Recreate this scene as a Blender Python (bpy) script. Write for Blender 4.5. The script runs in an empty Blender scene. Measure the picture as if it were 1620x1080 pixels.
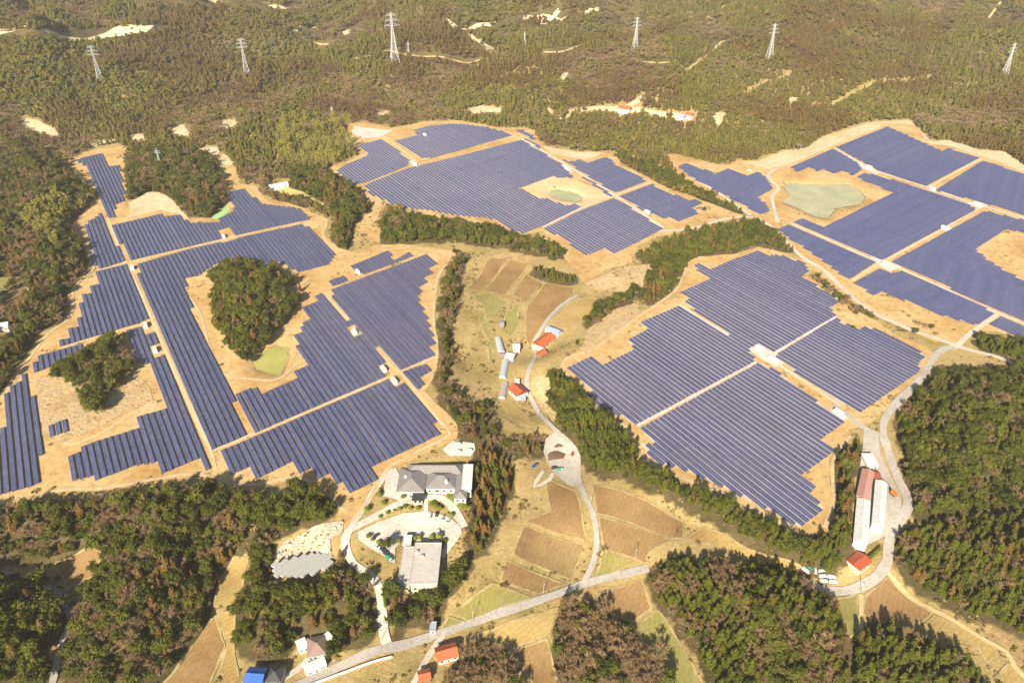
import bpy, bmesh, math, random
import numpy as np
from mathutils import Vector, Matrix, Euler
from mathutils.geometry import delaunay_2d_cdt

random.seed(11)
rng = np.random.default_rng(11)
R = math.radians
scene = bpy.context.scene
COL = scene.collection

# ------------------------------------------------------------------ camera, sky, sun, exposure
FPX, CX, CY = 1150.0, 810.0, 540.0          # focal length and centre in pixels of a 1620 x 1080 frame
CAM_H = 350.0
PITCH = math.atan2(750.0, FPX)              # looking down
SUN_AZ, SUN_EL = R(17.0), R(30.0)           # direction the light travels (clockwise from +Y) and its elevation
cam_data = bpy.data.cameras.new("camera")
cam_data.sensor_width = 36.0
cam_data.lens = 36.0 * FPX / 1620.0
cam_data.clip_start = 1.0
cam_data.clip_end = 90000.0
cam = bpy.data.objects.new("camera", cam_data)
cam.location = (0, 0, CAM_H)
cam.rotation_euler = (math.pi / 2 - PITCH, 0, 0)
COL.objects.link(cam)
scene.camera = cam

world = bpy.data.worlds.new("World")
scene.world = world
world.use_nodes = True
wn = world.node_tree
sky = wn.nodes.new("ShaderNodeTexSky")
sky.sky_type = 'NISHITA'
sky.sun_disc = False
sky.sun_elevation = SUN_EL
sky.sun_rotation = SUN_AZ + math.pi
sky.air_density = 1.0
sky.dust_density = 1.6
sky.altitude = 300
wn.links.new(sky.outputs[0], wn.nodes["Background"].inputs[0])
wn.nodes["Background"].inputs[1].default_value = 0.05

sun_data = bpy.data.lights.new("sun", 'SUN')
sun_data.energy = 5.0
sun_data.angle = R(0.5)
sun_data.color = (1.0, 0.89, 0.71)
sun = bpy.data.objects.new("sun", sun_data)
d = Vector((math.sin(SUN_AZ) * math.cos(SUN_EL), math.cos(SUN_AZ) * math.cos(SUN_EL), -math.sin(SUN_EL)))
sun.rotation_euler = d.to_track_quat('-Z', 'Y').to_euler()
sun.location = (-200, -400, 600)
COL.objects.link(sun)

scene.view_settings.view_transform = 'Standard'
scene.view_settings.look = 'None'
scene.view_settings.gamma = 1.0
scene.view_settings.exposure = 1.16
scene.render.engine = 'CYCLES'
scene.cycles.max_bounces = 5
scene.cycles.diffuse_bounces = 2
scene.cycles.glossy_bounces = 2
scene.cycles.transmission_bounces = 2
scene.cycles.transparent_max_bounces = 6
scene.cycles.volume_bounces = 0
scene.cycles.use_denoising = True
scene.cycles.use_adaptive_sampling = True

# ------------------------------------------------------------------ pixels of the frame <-> places on the land
SP, CP = math.sin(PITCH), math.cos(PITCH)

def rays(u, v):
    u = np.asarray(u, float); v = np.asarray(v, float)
    dx = u - CX
    dy = FPX * CP - (v - CY) * SP
    dz = -(FPX * SP + (v - CY) * CP)
    return dx, dy, dz

def unproj(u, v, z):
    dx, dy, dz = rays(u, v)
    t = (z - CAM_H) / dz
    return dx * t, dy * t

def project(x, y, z):
    x = np.asarray(x, float); y = np.asarray(y, float); z = np.asarray(z, float) - CAM_H
    depth = y * CP - z * SP
    up = y * SP + z * CP
    depth = np.where(depth < 1, 1, depth)
    return CX + FPX * x / depth, CY - FPX * up / depth, depth

def inside(px, py, poly):
    px = np.asarray(px, float); py = np.asarray(py, float)
    r = np.zeros(px.shape, bool)
    n = len(poly)
    for i in range(n):
        x0, y0 = poly[i]; x1, y1 = poly[(i + 1) % n]
        if y0 == y1: continue
        c = (py < y0) != (py < y1)
        xi = x0 + (py - y0) * (x1 - x0) / (y1 - y0)
        r ^= c & (px < xi)
    return r

def dist_poly(px, py, poly):
    best = np.full(np.shape(px), 1e18)
    n = len(poly)
    for i in range(n):
        x0, y0 = poly[i]; x1, y1 = poly[(i + 1) % n]
        ex, ey = x1 - x0, y1 - y0
        L = ex * ex + ey * ey + 1e-12
        t = np.clip(((px - x0) * ex + (py - y0) * ey) / L, 0, 1)
        dd = (px - x0 - t * ex) ** 2 + (py - y0 - t * ey) ** 2
        best = np.minimum(best, dd)
    return np.sqrt(best)

def sstep(a, b, x):
    t = np.clip((x - a) / (b - a), 0, 1)
    return t * t * (3 - 2 * t)

def vnoise(x, y, seed=0):
    xi = np.floor(x).astype(np.int64); yi = np.floor(y).astype(np.int64)
    fx = x - xi; fy = y - yi
    fx = fx * fx * fx * (fx * (fx * 6 - 15) + 10); fy = fy * fy * fy * (fy * (fy * 6 - 15) + 10)
    def h(a, b):
        n = (a * 374761393 + b * 668265263 + seed * 1442695041) & 0xFFFFFFFF
        n = ((n ^ (n >> 13)) * 1274126177) & 0xFFFFFFFF
        n = n ^ (n >> 16)
        return (n & 0xFFFF) / 65535.0
    return (h(xi, yi) * (1 - fx) + h(xi + 1, yi) * fx) * (1 - fy) + (h(xi, yi + 1) * (1 - fx) + h(xi + 1, yi + 1) * fx) * fy

def fbm(x, y, octaves=4, seed=0):
    s = 0; a = 1; t = 0
    for k in range(octaves):
        s = s + a * vnoise(x, y, seed + k * 17); t += a
        x = x * 2.03 + 11.3; y = y * 2.03 + 5.7; a *= 0.5
    return s / t
# ------------------------------------------------------------------ outlines read off the photograph (pixels of 1620 x 1080, on the ground)
PAD = {
 'west': [(105,258),(120,245),(160,235),(205,231),(200,243),(196,258),(203,300),(200,322),(235,303),(262,305),(285,330),(300,348),(335,345),(356,325),(357,300),(345,262),(372,262),(380,292),(405,295),(420,316),(455,321),(490,333),(520,348),(515,372),(535,393),(560,398),(600,388),(640,387),(690,393),(718,398),(722,408),(697,430),(692,445),(690,470),(684,500),(690,540),(692,580),(674,618),(724,672),(726,690),(700,705),(625,738),(600,775),(565,815),(540,840),(530,815),(538,790),(505,775),(480,757),(410,772),(380,776),(345,768),(330,748),(290,757),(240,764),(160,777),(100,777),(40,787),(0,800),(-80,825),(-80,690),(0,626),(38,575),(67,530),(107,510),(109,464),(133,442),(151,429),(138,409),(133,375),(115,353),(153,311),(133,290)],
 'north': [(520,264),(545,257),(564,249),(551,220),(539,197),(572,195),(621,203),(667,194),(726,191),(793,203),(827,202),(846,207),(857,231),(911,240),(953,241),(976,248),(983,261),(1021,278),(1060,301),(1098,313),(1140,328),(1180,343),(1140,351),(1073,368),(1040,374),(1010,389),(1002,402),(998,416),(959,427),(925,447),(919,439),(898,416),(892,402),(880,383),(859,366),(825,372),(808,371),(783,361),(757,350),(688,344),(667,335),(629,325),(610,325),(604,348),(601,382),(587,384),(579,373),(558,363),(589,325),(568,310),(547,289),(520,272)],
 'east': [(1050,247),(1061,243),(1089,250),(1133,260),(1154,261),(1165,254),(1198,254),(1217,245),(1244,237),(1263,240),(1276,234),(1298,217),(1350,200),(1377,193),(1440,189),(1454,203),(1475,224),(1500,222),(1549,237),(1591,241),(1620,262),(1740,300),(1740,610),(1650,560),(1608,533),(1576,525),(1544,525),(1517,547),(1480,541),(1400,507),(1340,473),(1290,433),(1270,412),(1255,397),(1235,380),(1220,362),(1200,347),(1180,334),(1110,300),(1085,285),(1060,264)],
 'south': [(1088,415),(1107,408),(1160,402),(1199,391),(1240,400),(1275,410),(1285,430),(1300,450),(1330,470),(1345,485),(1380,505),(1420,530),(1460,548),(1475,556),(1482,568),(1470,580),(1452,598),(1405,632),(1400,650),(1370,672),(1345,680),(1340,700),(1310,725),(1312,750),(1315,790),(1322,815),(1305,850),(1285,842),(1262,845),(1235,832),(1195,808),(1160,790),(1105,770),(1075,757),(1045,745),(1020,735),(1000,722),(1003,700),(995,685),(980,665),(955,657),(925,632),(910,610),(888,590),(885,575),(895,565),(930,552),(940,545),(985,515),(1010,495),(1070,470),(1068,455),(1085,440),(1080,425)],
}
# solar blocks: name, description, outline
BLOCK = [
 ('A1','narrow strip at the far tip of the west farm',[(119,254),(131,249),(163,242),(172,263),(189,261),(198,316),(181,323),(181,343),(171,344),(133,262)]),
 ('A2','small block left of the upper dirt lane',[(134,357),(139,349),(151,344),(153,338),(160,336),(196,413),(153,426),(146,411)]),
 ('A3','block above the cross lane under the cut slope',[(175,356),(254,338),(262,342),(283,340),(300,353),(345,352),(347,345),(371,333),(358,304),(388,298),(407,318),(418,323),(464,328),(478,332),(491,347),(475,350),(424,361),(367,374),(300,390),(205,412)]),
 ('A4','block between long dirt lane and wooded mound',[(209,420),(300,394),(367,379),(424,366),(475,355),(492,361),(529,403),(520,418),(471,431),(456,423),(442,413),(415,421),(393,411),(382,407),(340,418),(313,437),(293,440),(297,452),(292,456),(306,486),(300,489),(358,606),(391,687),(335,711),(315,672),(264,557),(240,501),(214,440)]),
 ('A5','stepped block left of the long dirt lane',[(153,429),(197,418),(211,443),(235,507),(173,525),(93,549),(90,538),(111,535),(107,520),(124,517),(121,503),(129,502),(123,479),(133,478),(130,465),(145,464),(142,452),(158,449)]),
 ('A6','short block below the stepped block',[(131,543),(54,564),(55,572),(46,578),(48,591),(58,587),(104,571),(122,565)]),
 ('A7','block at the left edge of the picture',[(38,590),(45,591),(50,626),(60,627),(72,693),(63,697),(66,718),(57,722),(61,763),(45,769),(0,781),(-70,800),(-70,730),(-10,690),(3,676),(8,624),(17,610),(27,606)]),
 ('A8','tiny group beside the small pine clump',[(73,674),(102,663),(107,682),(77,691)]),
 ('A9','block around the small pine clump',[(198,523),(222,517),(228,530),(242,526),(253,547),(240,550),(246,565),(258,561),(313,685),(337,738),(329,742),(318,723),(258,748),(249,731),(235,732),(210,737),(147,761),(142,753),(109,761),(99,724),(129,713),(131,704),(215,678),(213,660),(260,646),(240,596),(232,575),(213,571)]),
 ('B1','thin band at the top of the central block',[(551,422),(612,397),(625,411),(647,398),(654,405),(581,432),(575,434),(567,428),(560,431)]),
 ('B1','thin patch by the sand strip',[(519,445),(547,435),(554,443),(527,453)]),
 ('B2','block between diagonal lane and the valley',[(522,459),(672,403),(691,417),(677,425),(683,433),(669,439),(675,447),(661,455),(667,464),(659,469),(665,479),(670,491),(675,503),(679,516),(684,530),(689,544),(679,548),(688,562),(632,586),(575,527),(527,470)]),
 ('B3','block between diagonal lane and yellow pond',[(499,468),(510,463),(561,518),(572,530),(612,574),(612,595),(478,652),(402,685),(369,625),(400,611),(411,624),(468,599),(463,588),(483,579),(477,570),(482,565),(460,532),(480,524),(474,512),(493,504),(480,486),(506,475)]),
 ('B4','lowest central block above the grey-roofed hall',[(345,714),(478,658),(612,601),(625,612),(639,606),(692,666),(686,670),(700,685),(588,738),(598,758),(555,779),(540,763),(534,765),(519,749),(504,757),(488,742),(475,748),(459,731),(404,758),(391,739),(360,752)]),
 ('B5','small patch right of the diagonal lane end',[(635,589),(672,576),(681,587),(663,598),(670,611),(659,617)]),
 ('C1','south farm quarter facing the valley houses',[(1074,484),(1184,552),(1196,570),(1008,670),(1003,672),(971,650),(962,656),(926,624),(936,619),(898,581),(934,564),(954,577),(1006,552),(992,539),(1025,521),(1011,511)]),
 ('C2','top quarter of the south farm',[(1077,462),(1125,440),(1095,421),(1107,416),(1124,426),(1156,412),(1199,397),(1215,405),(1229,403),(1253,409),(1274,418),(1280,430),(1267,435),(1280,444),(1313,466),(1330,476),(1313,486),(1322,499),(1222,557),(1198,544),(1184,551),(1097,489),(1083,478),(1090,473)]),
 ('C3','right quarter of the south farm',[(1227,561),(1322,503),(1334,511),(1361,521),(1369,516),(1380,519),(1452,554),(1464,564),(1450,575),(1458,581),(1451,590),(1360,652),(1330,637),(1243,576)]),
 ('C4','lowest quarter of the south farm',[(1201,573),(1227,586),(1316,652),(1339,665),(1299,694),(1321,712),(1267,751),(1289,771),(1280,781),(1304,804),(1265,834),(1240,818),(1200,798),(1162,778),(1110,755),(1078,741),(1041,733),(1020,716),(1025,714),(1014,703),(1020,702),(1036,703),(1012,678)]),
 ('D1','',[(567,229),(602,220),(648,252),(644,263),(577,289),(564,291),(553,288),(532,270),(545,261),(583,245)]),
 ('D2','',[(624,223),(660,214),(654,206),(680,199),(713,196),(738,197),(768,201),(800,209),(812,214),(795,219),(682,250),(664,249)]),
 ('D3','',[(577,292),(646,266),(665,262),(820,223),(825,222),(887,259),(911,284),(898,279),(886,282),(876,278),(821,298),(834,304),(850,314),(865,314),(878,321),(886,320),(899,326),(911,321),(921,327),(859,357),(826,370),(808,363),(787,348),(768,344),(736,342),(711,339),(692,335),(673,331),(648,330),(636,325),(625,324),(600,313),(585,307)]),
 ('D4','',[(973,313),(1049,362),(969,402),(955,392),(930,403),(914,394),(902,386),(903,382),(890,376),(871,368),(860,362),(921,332)]),
 ('D5','',[(921,280),(927,280),(971,310),(965,311)]),
 ('D6','',[(887,250),(905,256),(918,252),(928,258),(955,249),(966,250),(974,261),(993,271),(1002,272),(1023,286),(972,305)]),
 ('D7','',[(981,310),(1031,291),(1054,304),(1073,310),(1088,317),(1098,315),(1111,321),(1096,328),(1105,338),(1072,351),(1057,344),(1048,346),(1016,332)]),
 ('D8','',[(817,206),(827,205),(850,220),(842,221)]),
 ('D8','',[(829,220),(836,221),(858,234),(853,235)]),
 ('E1','',[(1072,263),(1086,258),(1102,264),(1120,270),(1131,275),(1151,267),(1167,273),(1181,279),(1198,272),(1210,279),(1223,298),(1198,312),(1211,321),(1218,333),(1203,339),(1093,280)]),
 ('E2','',[(1250,265),(1318,235),(1356,257),(1364,268),(1350,277),(1332,270),(1320,274),(1303,267),(1293,271),(1280,264),(1262,272)]),
 ('E3','',[(1323,233),(1404,200),(1491,239),(1500,234),(1549,250),(1466,294),(1391,270)]),
 ('E4','',[(1555,254),(1604,270),(1740,305),(1740,374),(1620,341),(1562,323),(1480,301)]),
 ('E5','',[(1355,280),(1368,273),(1391,278),(1470,302),(1530,322),(1544,332),(1398,410),(1388,410),(1254,352),(1268,345),(1303,359),(1414,305)]),
 ('E6','',[(1558,334),(1622,349),(1740,383),(1740,400),(1610,366),(1591,363),(1541,395),(1554,402),(1559,409),(1571,416),(1586,426),(1620,444),(1740,505),(1740,558),(1620,508),(1427,421),(1412,413)]),
 ('E7','',[(1231,362),(1247,355),(1386,414),(1345,441),(1329,433),(1313,420),(1284,400),(1267,388),(1245,375)]),
 ('E8','',[(1351,447),(1391,425),(1408,432),(1425,429),(1575,494),(1546,514),(1491,499),(1395,461),(1382,467)]),
 ('E9','',[(1584,500),(1620,516),(1740,568),(1740,592),(1608,530),(1566,512)]),
]
# places cut out of the blocks (inverter stations, small clearings)
HOLE = [[(345,366),(362,361),(373,380),(352,386)],[(203,417),(216,414),(225,432),(210,436)],[(549,519),(560,514),(573,529),(561,535)],
        [(598,580),(612,574),(622,588),(608,594)],[(224,510),(236,505),(243,521),(229,525)],[(238,549),(252,544),(260,559),(244,564)]]

# fields: (name, colour key, outline, label-ish)
FIELD = [
 ('b',[(775,408),(803,409),(763,459),(738,458),(760,433)]),('b',[(806,410),(837,418),(799,467),(766,459)]),
 ('b',[(832,435),(858,447),(832,479),(810,466)]),('b',[(864,448),(908,455),(907,466),(875,494),(857,516),(838,547),(830,531),(834,486)]),
 ('o',[(914,471),(955,475),(918,512),(908,521),(876,507)]),('g',[(745,466),(779,464),(801,477),(779,501),(768,508),(766,486)]),
 ('g',[(818,481),(822,484),(818,521),(808,534),(790,523),(801,499)]),('g',[(758,510),(771,510),(777,532),(771,538)]),
 ('g',[(771,541),(781,539),(781,568),(773,572)]),('o',[(790,638),(808,634),(847,669),(838,675),(825,669)]),
 ('o',[(783,660),(794,660),(820,678),(831,684),(788,678)]),
 ('b',[(864,754),(912,777),(927,856),(833,824),(870,807),(863,772)]),('m',[(828,831),(923,863),(905,915),(813,878)]),
 ('b',[(803,887),(895,923),(850,939),(791,918)]),('b',[(937,767),(1011,787),(1080,826),(1080,851),(1060,850),(944,812)]),
 ('b',[(947,817),(1060,854),(1028,876),(1018,888),(954,866)]),('g',[(952,871),(1003,888),(944,918)]),
 ('g',[(779,923),(838,945),(744,984),(715,970)]),('g',[(709,976),(738,986),(698,996)]),
 ('b',[(945,940),(1013,915),(1030,961),(1000,986),(948,959)]),('g',[(1038,964),(1046,970),(1097,1054),(1106,1085),(1068,1085),(1003,994)]),
 ('o',[(735,1010),(880,962),(868,1001),(808,1028),(770,1010)]),('b',[(867,1010),(883,1085),(848,1085),(811,1030)]),
 ('o',[(1111,832),(1173,864),(1267,897),(1242,902),(1143,867),(1084,852)]),('g',[(1319,947),(1355,941),(1358,997),(1344,1010),(1330,980)]),
 ('b',[(1367,944),(1404,913),(1439,947),(1475,970),(1439,997),(1397,985),(1367,972)]),('o',[(1479,973),(1578,1027),(1561,1047),(1544,1022),(1500,1002),(1456,994)]),
 ('o',[(1594,1049),(1640,1075),(1640,1100),(1572,1072)]),('o',[(371,882),(393,885),(378,954),(340,960),(349,916)]),
 ('b',[(340,973),(355,1023),(346,1048),(330,1085),(255,1085),(311,1014)]),('o',[(344,973),(371,967),(368,1023),(378,1070),(362,1085),(350,1060),(358,1020)]),
 ('b',[(88,891),(142,866),(164,878),(145,913),(105,928)]),('m',[(3,468),(40,454),(49,462),(30,488),(2,492)]),('g',[(-30,440),(18,440),(22,453),(0,464),(-30,468)]),('g',[(24,440),(44,437),(38,450),(26,452)]),
 ('y',[(420,302),(455,296),(480,305),(505,318),(530,335),(528,346),(505,330),(470,313),(440,312)]),
]
# bare pale clearings on the hills (polylines drawn as outlines)
CLEARING = [
 [(-40,48),(77,47),(180,45),(277,38),(233,51),(143,63),(83,56),(-40,56)],[(217,-6),(360,0),(430,8),(490,9),(440,16),(350,7),(217,3)],
 [(466,47),(503,42),(498,48),(470,50)],[(30,187),(57,189),(92,207),(93,218),(60,212),(36,201)],[(264,208),(290,196),(303,217),(285,213)],
 [(350,190),(381,192),(364,204),(347,201)],[(140,227),(205,218),(180,226),(145,233)],[(300,232),(352,233),(340,250),(325,240)],[(200,215),(230,212),(228,220),(208,221)],
 [(388,213),(402,214),(396,222)],
 [(703,27),(727,47),(753,37),(780,38),(830,25),(883,14),(886,18),(832,31),(780,43),(740,48),(716,45)],[(737,53),(748,56),(767,69),(791,77),(770,81),(750,66)],
 [(875,22),(901,22),(893,31),(880,31)],[(920,18),(950,13),(948,18),(925,22)],[(540,52),(583,28),(567,44),(542,58)],
 [(863,167),(893,190),(900,174),(940,169),(990,168),(1020,146),(1012,162),(1000,170),(1080,181),(1078,186),(987,178),(940,175),(905,178),(895,193),(868,177)],
 [(593,176),(618,175),(612,182),(596,185)],[(887,117),(898,116),(895,134),(888,131)],
 [(1125,180),(1148,177),(1138,200),(1130,194)],[(1247,155),(1267,155),(1262,161),(1249,161)],[(732,175),(760,168),(800,172),(790,178),(745,180)],
 [(345,262),(352,240),(372,262)],
]
TRACK_FAR = [ [(1080,112),(1130,80),(1160,60)], [(1120,28),(1140,20),(1163,4)], [(1545,30),(1583,4)], [(1280,165),(1310,168),(1335,160)],[(860,84),(900,80),(930,70)], [(560,95),(600,84),(640,88),(700,92),(760,96)], [(1000,95),(1030,100),(1085,112)], [(1330,160),(1400,130),(1470,122)], [(420,40),(470,58),(520,72)], [(1180,150),(1215,128),(1250,118)] ]

# rough bare ground in the near part
ROUGH = [
 [(925,449),(960,432),(998,420),(1040,414),(1020,441),(1016,465),(985,462),(959,463),(938,455)],
 [(918,560),(930,520),(975,490),(1010,478),(1012,495),(985,515),(940,545),(930,552)],
 [(60,600),(85,590),(110,600),(215,585),(235,610),(245,635),(205,650),(150,680),(100,700),(65,690),(58,640)],
 [(842,600),(866,585),(875,640),(884,675),(872,670),(852,640),(840,610)],
]
# woods: name, outline (as seen), mound height, mix, spacing
WOOD = [
 ('west_slope',[(-160,190),(100,240),(105,262),(130,292),(150,312),(112,352),(130,378),(135,410),(148,428),(105,460),(104,505),(62,528),(33,572),(0,622),(-160,720)],12,dict(broad=.45,bare=.3,brown=.25),7.0,'the slope west of the farm'),
 ('bamboo_grove',[(28,345),(60,318),(100,310),(122,318),(108,345),(90,395),(60,370)],2,dict(bamboo=1),4.6,'the yellow grove west of the farm'),
 ('southwest_wood',[(-60,812),(40,797),(110,787),(230,780),(330,770),(410,785),(428,800),(400,830),(375,870),(352,905),(338,945),(322,985),(308,1010),(245,1090),(100,1090),(112,985),(145,915),(168,880),(142,862),(88,888),(-60,890)],13,dict(broad=.5,bare=.42,brown=.08),5.4,'the wood below the west farm'),
 ('corner_wood',[(-80,910),(15,907),(70,932),(99,962),(106,990),(82,1095),(-80,1095)],9,dict(broad=.85,brown=.15),6.2,'the bottom left corner wood'),
 ('hall_wood',[(425,790),(480,763),(538,795),(536,812),(500,828),(455,850),(432,870),(428,925),(520,925),(532,862),(545,880),(575,895),(596,925),(598,1003),(570,1025),(530,1040),(522,1005),(470,1005),(465,1035),(400,1045),(375,1010),(375,960),(395,885),(405,835)],6,dict(broad=.78,brown=.12,bare=.1),6.0,'the wood beside the grey concrete slab'),
 ('terrace_wood',[(612,925),(640,928),(700,918),(738,885),(765,880),(720,930),(688,985),(620,1005),(612,960)],2,dict(broad=.6,bare=.3,brown=.1),6.0,'the wood below the flat-roofed building'),
 ('cedar_strip',[(757,708),(798,722),(814,760),(796,801),(776,838),(762,880),(740,875),(745,820),(752,764)],1,dict(brown=.55,cedar=.45),4.6,'the cedar strip beside the hall'),
 ('valley_strip',[(698,448),(722,395),(745,402),(724,440),(728,475),(715,505),(716,560),(712,600),(745,640),(775,640),(785,690),(862,690),(858,722),(800,722),(740,695),(700,655),(690,600),(694,520)],2,dict(bare=.5,broad=.35,brown=.15),6.2,'the scrubby strip above the valley'),
 ('north_strip',[(603,338),(680,346),(760,360),(860,378),(893,405),(888,412),(800,393),(720,383),(603,385)],4,dict(cedar=.3,broad=.45,bare=.25),5.6,'the belt below the north farm'),
 ('knoll_wood',[(425,298),(480,268),(535,276),(588,328),(556,366),(548,402),(520,392),(530,350),(500,318),(480,330),(440,320)],6,dict(broad=.6,bare=.2,brown=.2),6.0,'the knoll behind the west farm'),
 ('ridge_mound',[(195,245),(262,232),(330,245),(350,275),(352,320),(335,345),(300,342),(275,318),(240,300),(205,320),(200,280)],9,dict(broad=.55,bare=.3,brown=.15),6.0,'the mound topping the west farm'),
 ('mound_wood',[(333,430),(360,412),(390,405),(440,428),(473,440),(478,478),(450,512),(420,548),(395,580),(365,560),(345,525),(335,480)],7,dict(broad=.72,brown=.2,bare=.08),5.4,'the mound inside the west farm'),
 ('pine_clump',[(120,560),(140,545),(200,530),(204,545),(185,550),(208,575),(212,592),(182,615),(165,660),(142,655),(118,615),(85,600),(95,575)],4,dict(broad=.7,bare=.2,cedar=.1),5.6,'the small clump inside the west farm'),
 ('south_upper_strip',[(1008,402),(1060,380),(1120,360),(1190,350),(1258,385),(1262,402),(1200,388),(1150,402),(1085,418),(1065,455),(1030,482),(1008,470),(1030,430)],4,dict(cedar=.4,broad=.4,brown=.2),5.4,'the belt above the south farm'),
 ('field_hedge',[(842,420),(870,426),(908,437),(910,449),(870,446),(846,434)],0,dict(cedar=1),3.8,'the tree hedge above the brown fields'),
 ('field_corner_trees',[(916,515),(950,480),(1000,462),(1004,472),(975,490),(938,520)],1,dict(broad=.8,bare=.2),5.5,'the row beside the ochre field'),
 ('south_west_strip',[(868,592),(885,582),(910,615),(930,640),(965,665),(985,682),(1000,705),(1002,727),(960,727),(915,722),(888,690),(868,640)],3,dict(cedar=.75,broad=.25),4.0,'the slope right of the valley road'),
 ('south_band',[(928,725),(1000,722),(1045,752),(1110,778),(1170,800),(1240,845),(1300,852),(1322,835),(1352,842),(1347,890),(1310,905),(1250,885),(1180,850),(1100,802),(1000,757),(935,745)],4,dict(cedar=.8,broad=.2),4.0,'the belt below the south farm'),
 ('yard_strip',[(1342,703),(1364,698),(1362,740),(1356,790),(1350,855),(1322,852),(1312,790),(1310,740)],3,dict(cedar=.5,brown=.4,broad=.1),4.8,'the belt beside the factory yard'),
 ('cedar_hill',[(1028,900),(1062,884),(1128,888),(1180,896),(1262,905),(1297,942),(1318,945),(1335,985),(1345,1015),(1340,1095),(1140,1095),(1100,1020),(1060,975),(1035,940)],16,dict(cedar=.72,bare=.2,broad=.08),4.0,'the round hill by the main road'),
 ('corner_cedars',[(1352,1010),(1380,985),(1450,1005),(1530,1040),(1575,1095),(1347,1095)],8,dict(cedar=.85,bare=.15),4.0,'the wood at the bottom right'),
 ('east_cedars',[(1420,852),(1458,830),(1620,812),(1760,830),(1760,1070),(1620,1003),(1530,970),(1460,930),(1410,890)],13,dict(cedar=.85,bare=.1,brown=.05),4.0,'the wood right of the winding road'),
 ('east_hill',[(1422,655),(1464,612),(1492,590),(1560,582),(1620,588),(1760,615),(1760,812),(1600,803),(1450,822),(1448,790),(1428,730)],18,dict(cedar=.45,bare=.17,broad=.38),5.0,'the hill right of the south farm'),
 ('east_strip',[(1545,532),(1620,545),(1760,585),(1760,615),(1620,578),(1550,556)],4,dict(cedar=.6,broad=.4),5.4,'the belt below the east farm'),
 ('bare_clump',[(885,985),(905,950),(930,955),(985,985),(1040,1040),(1070,1095),(880,1095)],3,dict(bare=.85,broad=.15),5.6,'the leafless clump below the main road'),
 ('bare_thicket',[(715,1040),(760,1015),(800,1030),(840,1095),(700,1095)],1,dict(bare=.9,broad=.1),5.6,'the thicket by the orange-roofed house'),
 ('farm_divide',[(1040,262),(1070,275),(1120,305),(1192,347),(1160,341),(1100,310),(1040,287),(985,256),(960,240),(990,245)],1,dict(broad=.6,cedar=.4),5.0,'the narrow belt between two farms'),
 ('lane_scrub',[(1272,428),(1290,432),(1330,462),(1385,498),(1372,506),(1330,488),(1290,450)],0,dict(bare=.55,broad=.3,brown=.15),5.5,'the scrub beside the white lane'),
 ('lane_scrub',[(1415,512),(1440,505),(1500,528),(1510,540),(1460,532),(1420,524)],0,dict(bare=.6,broad=.4),5.5,'the scrub beside the white lane'),
]
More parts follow.
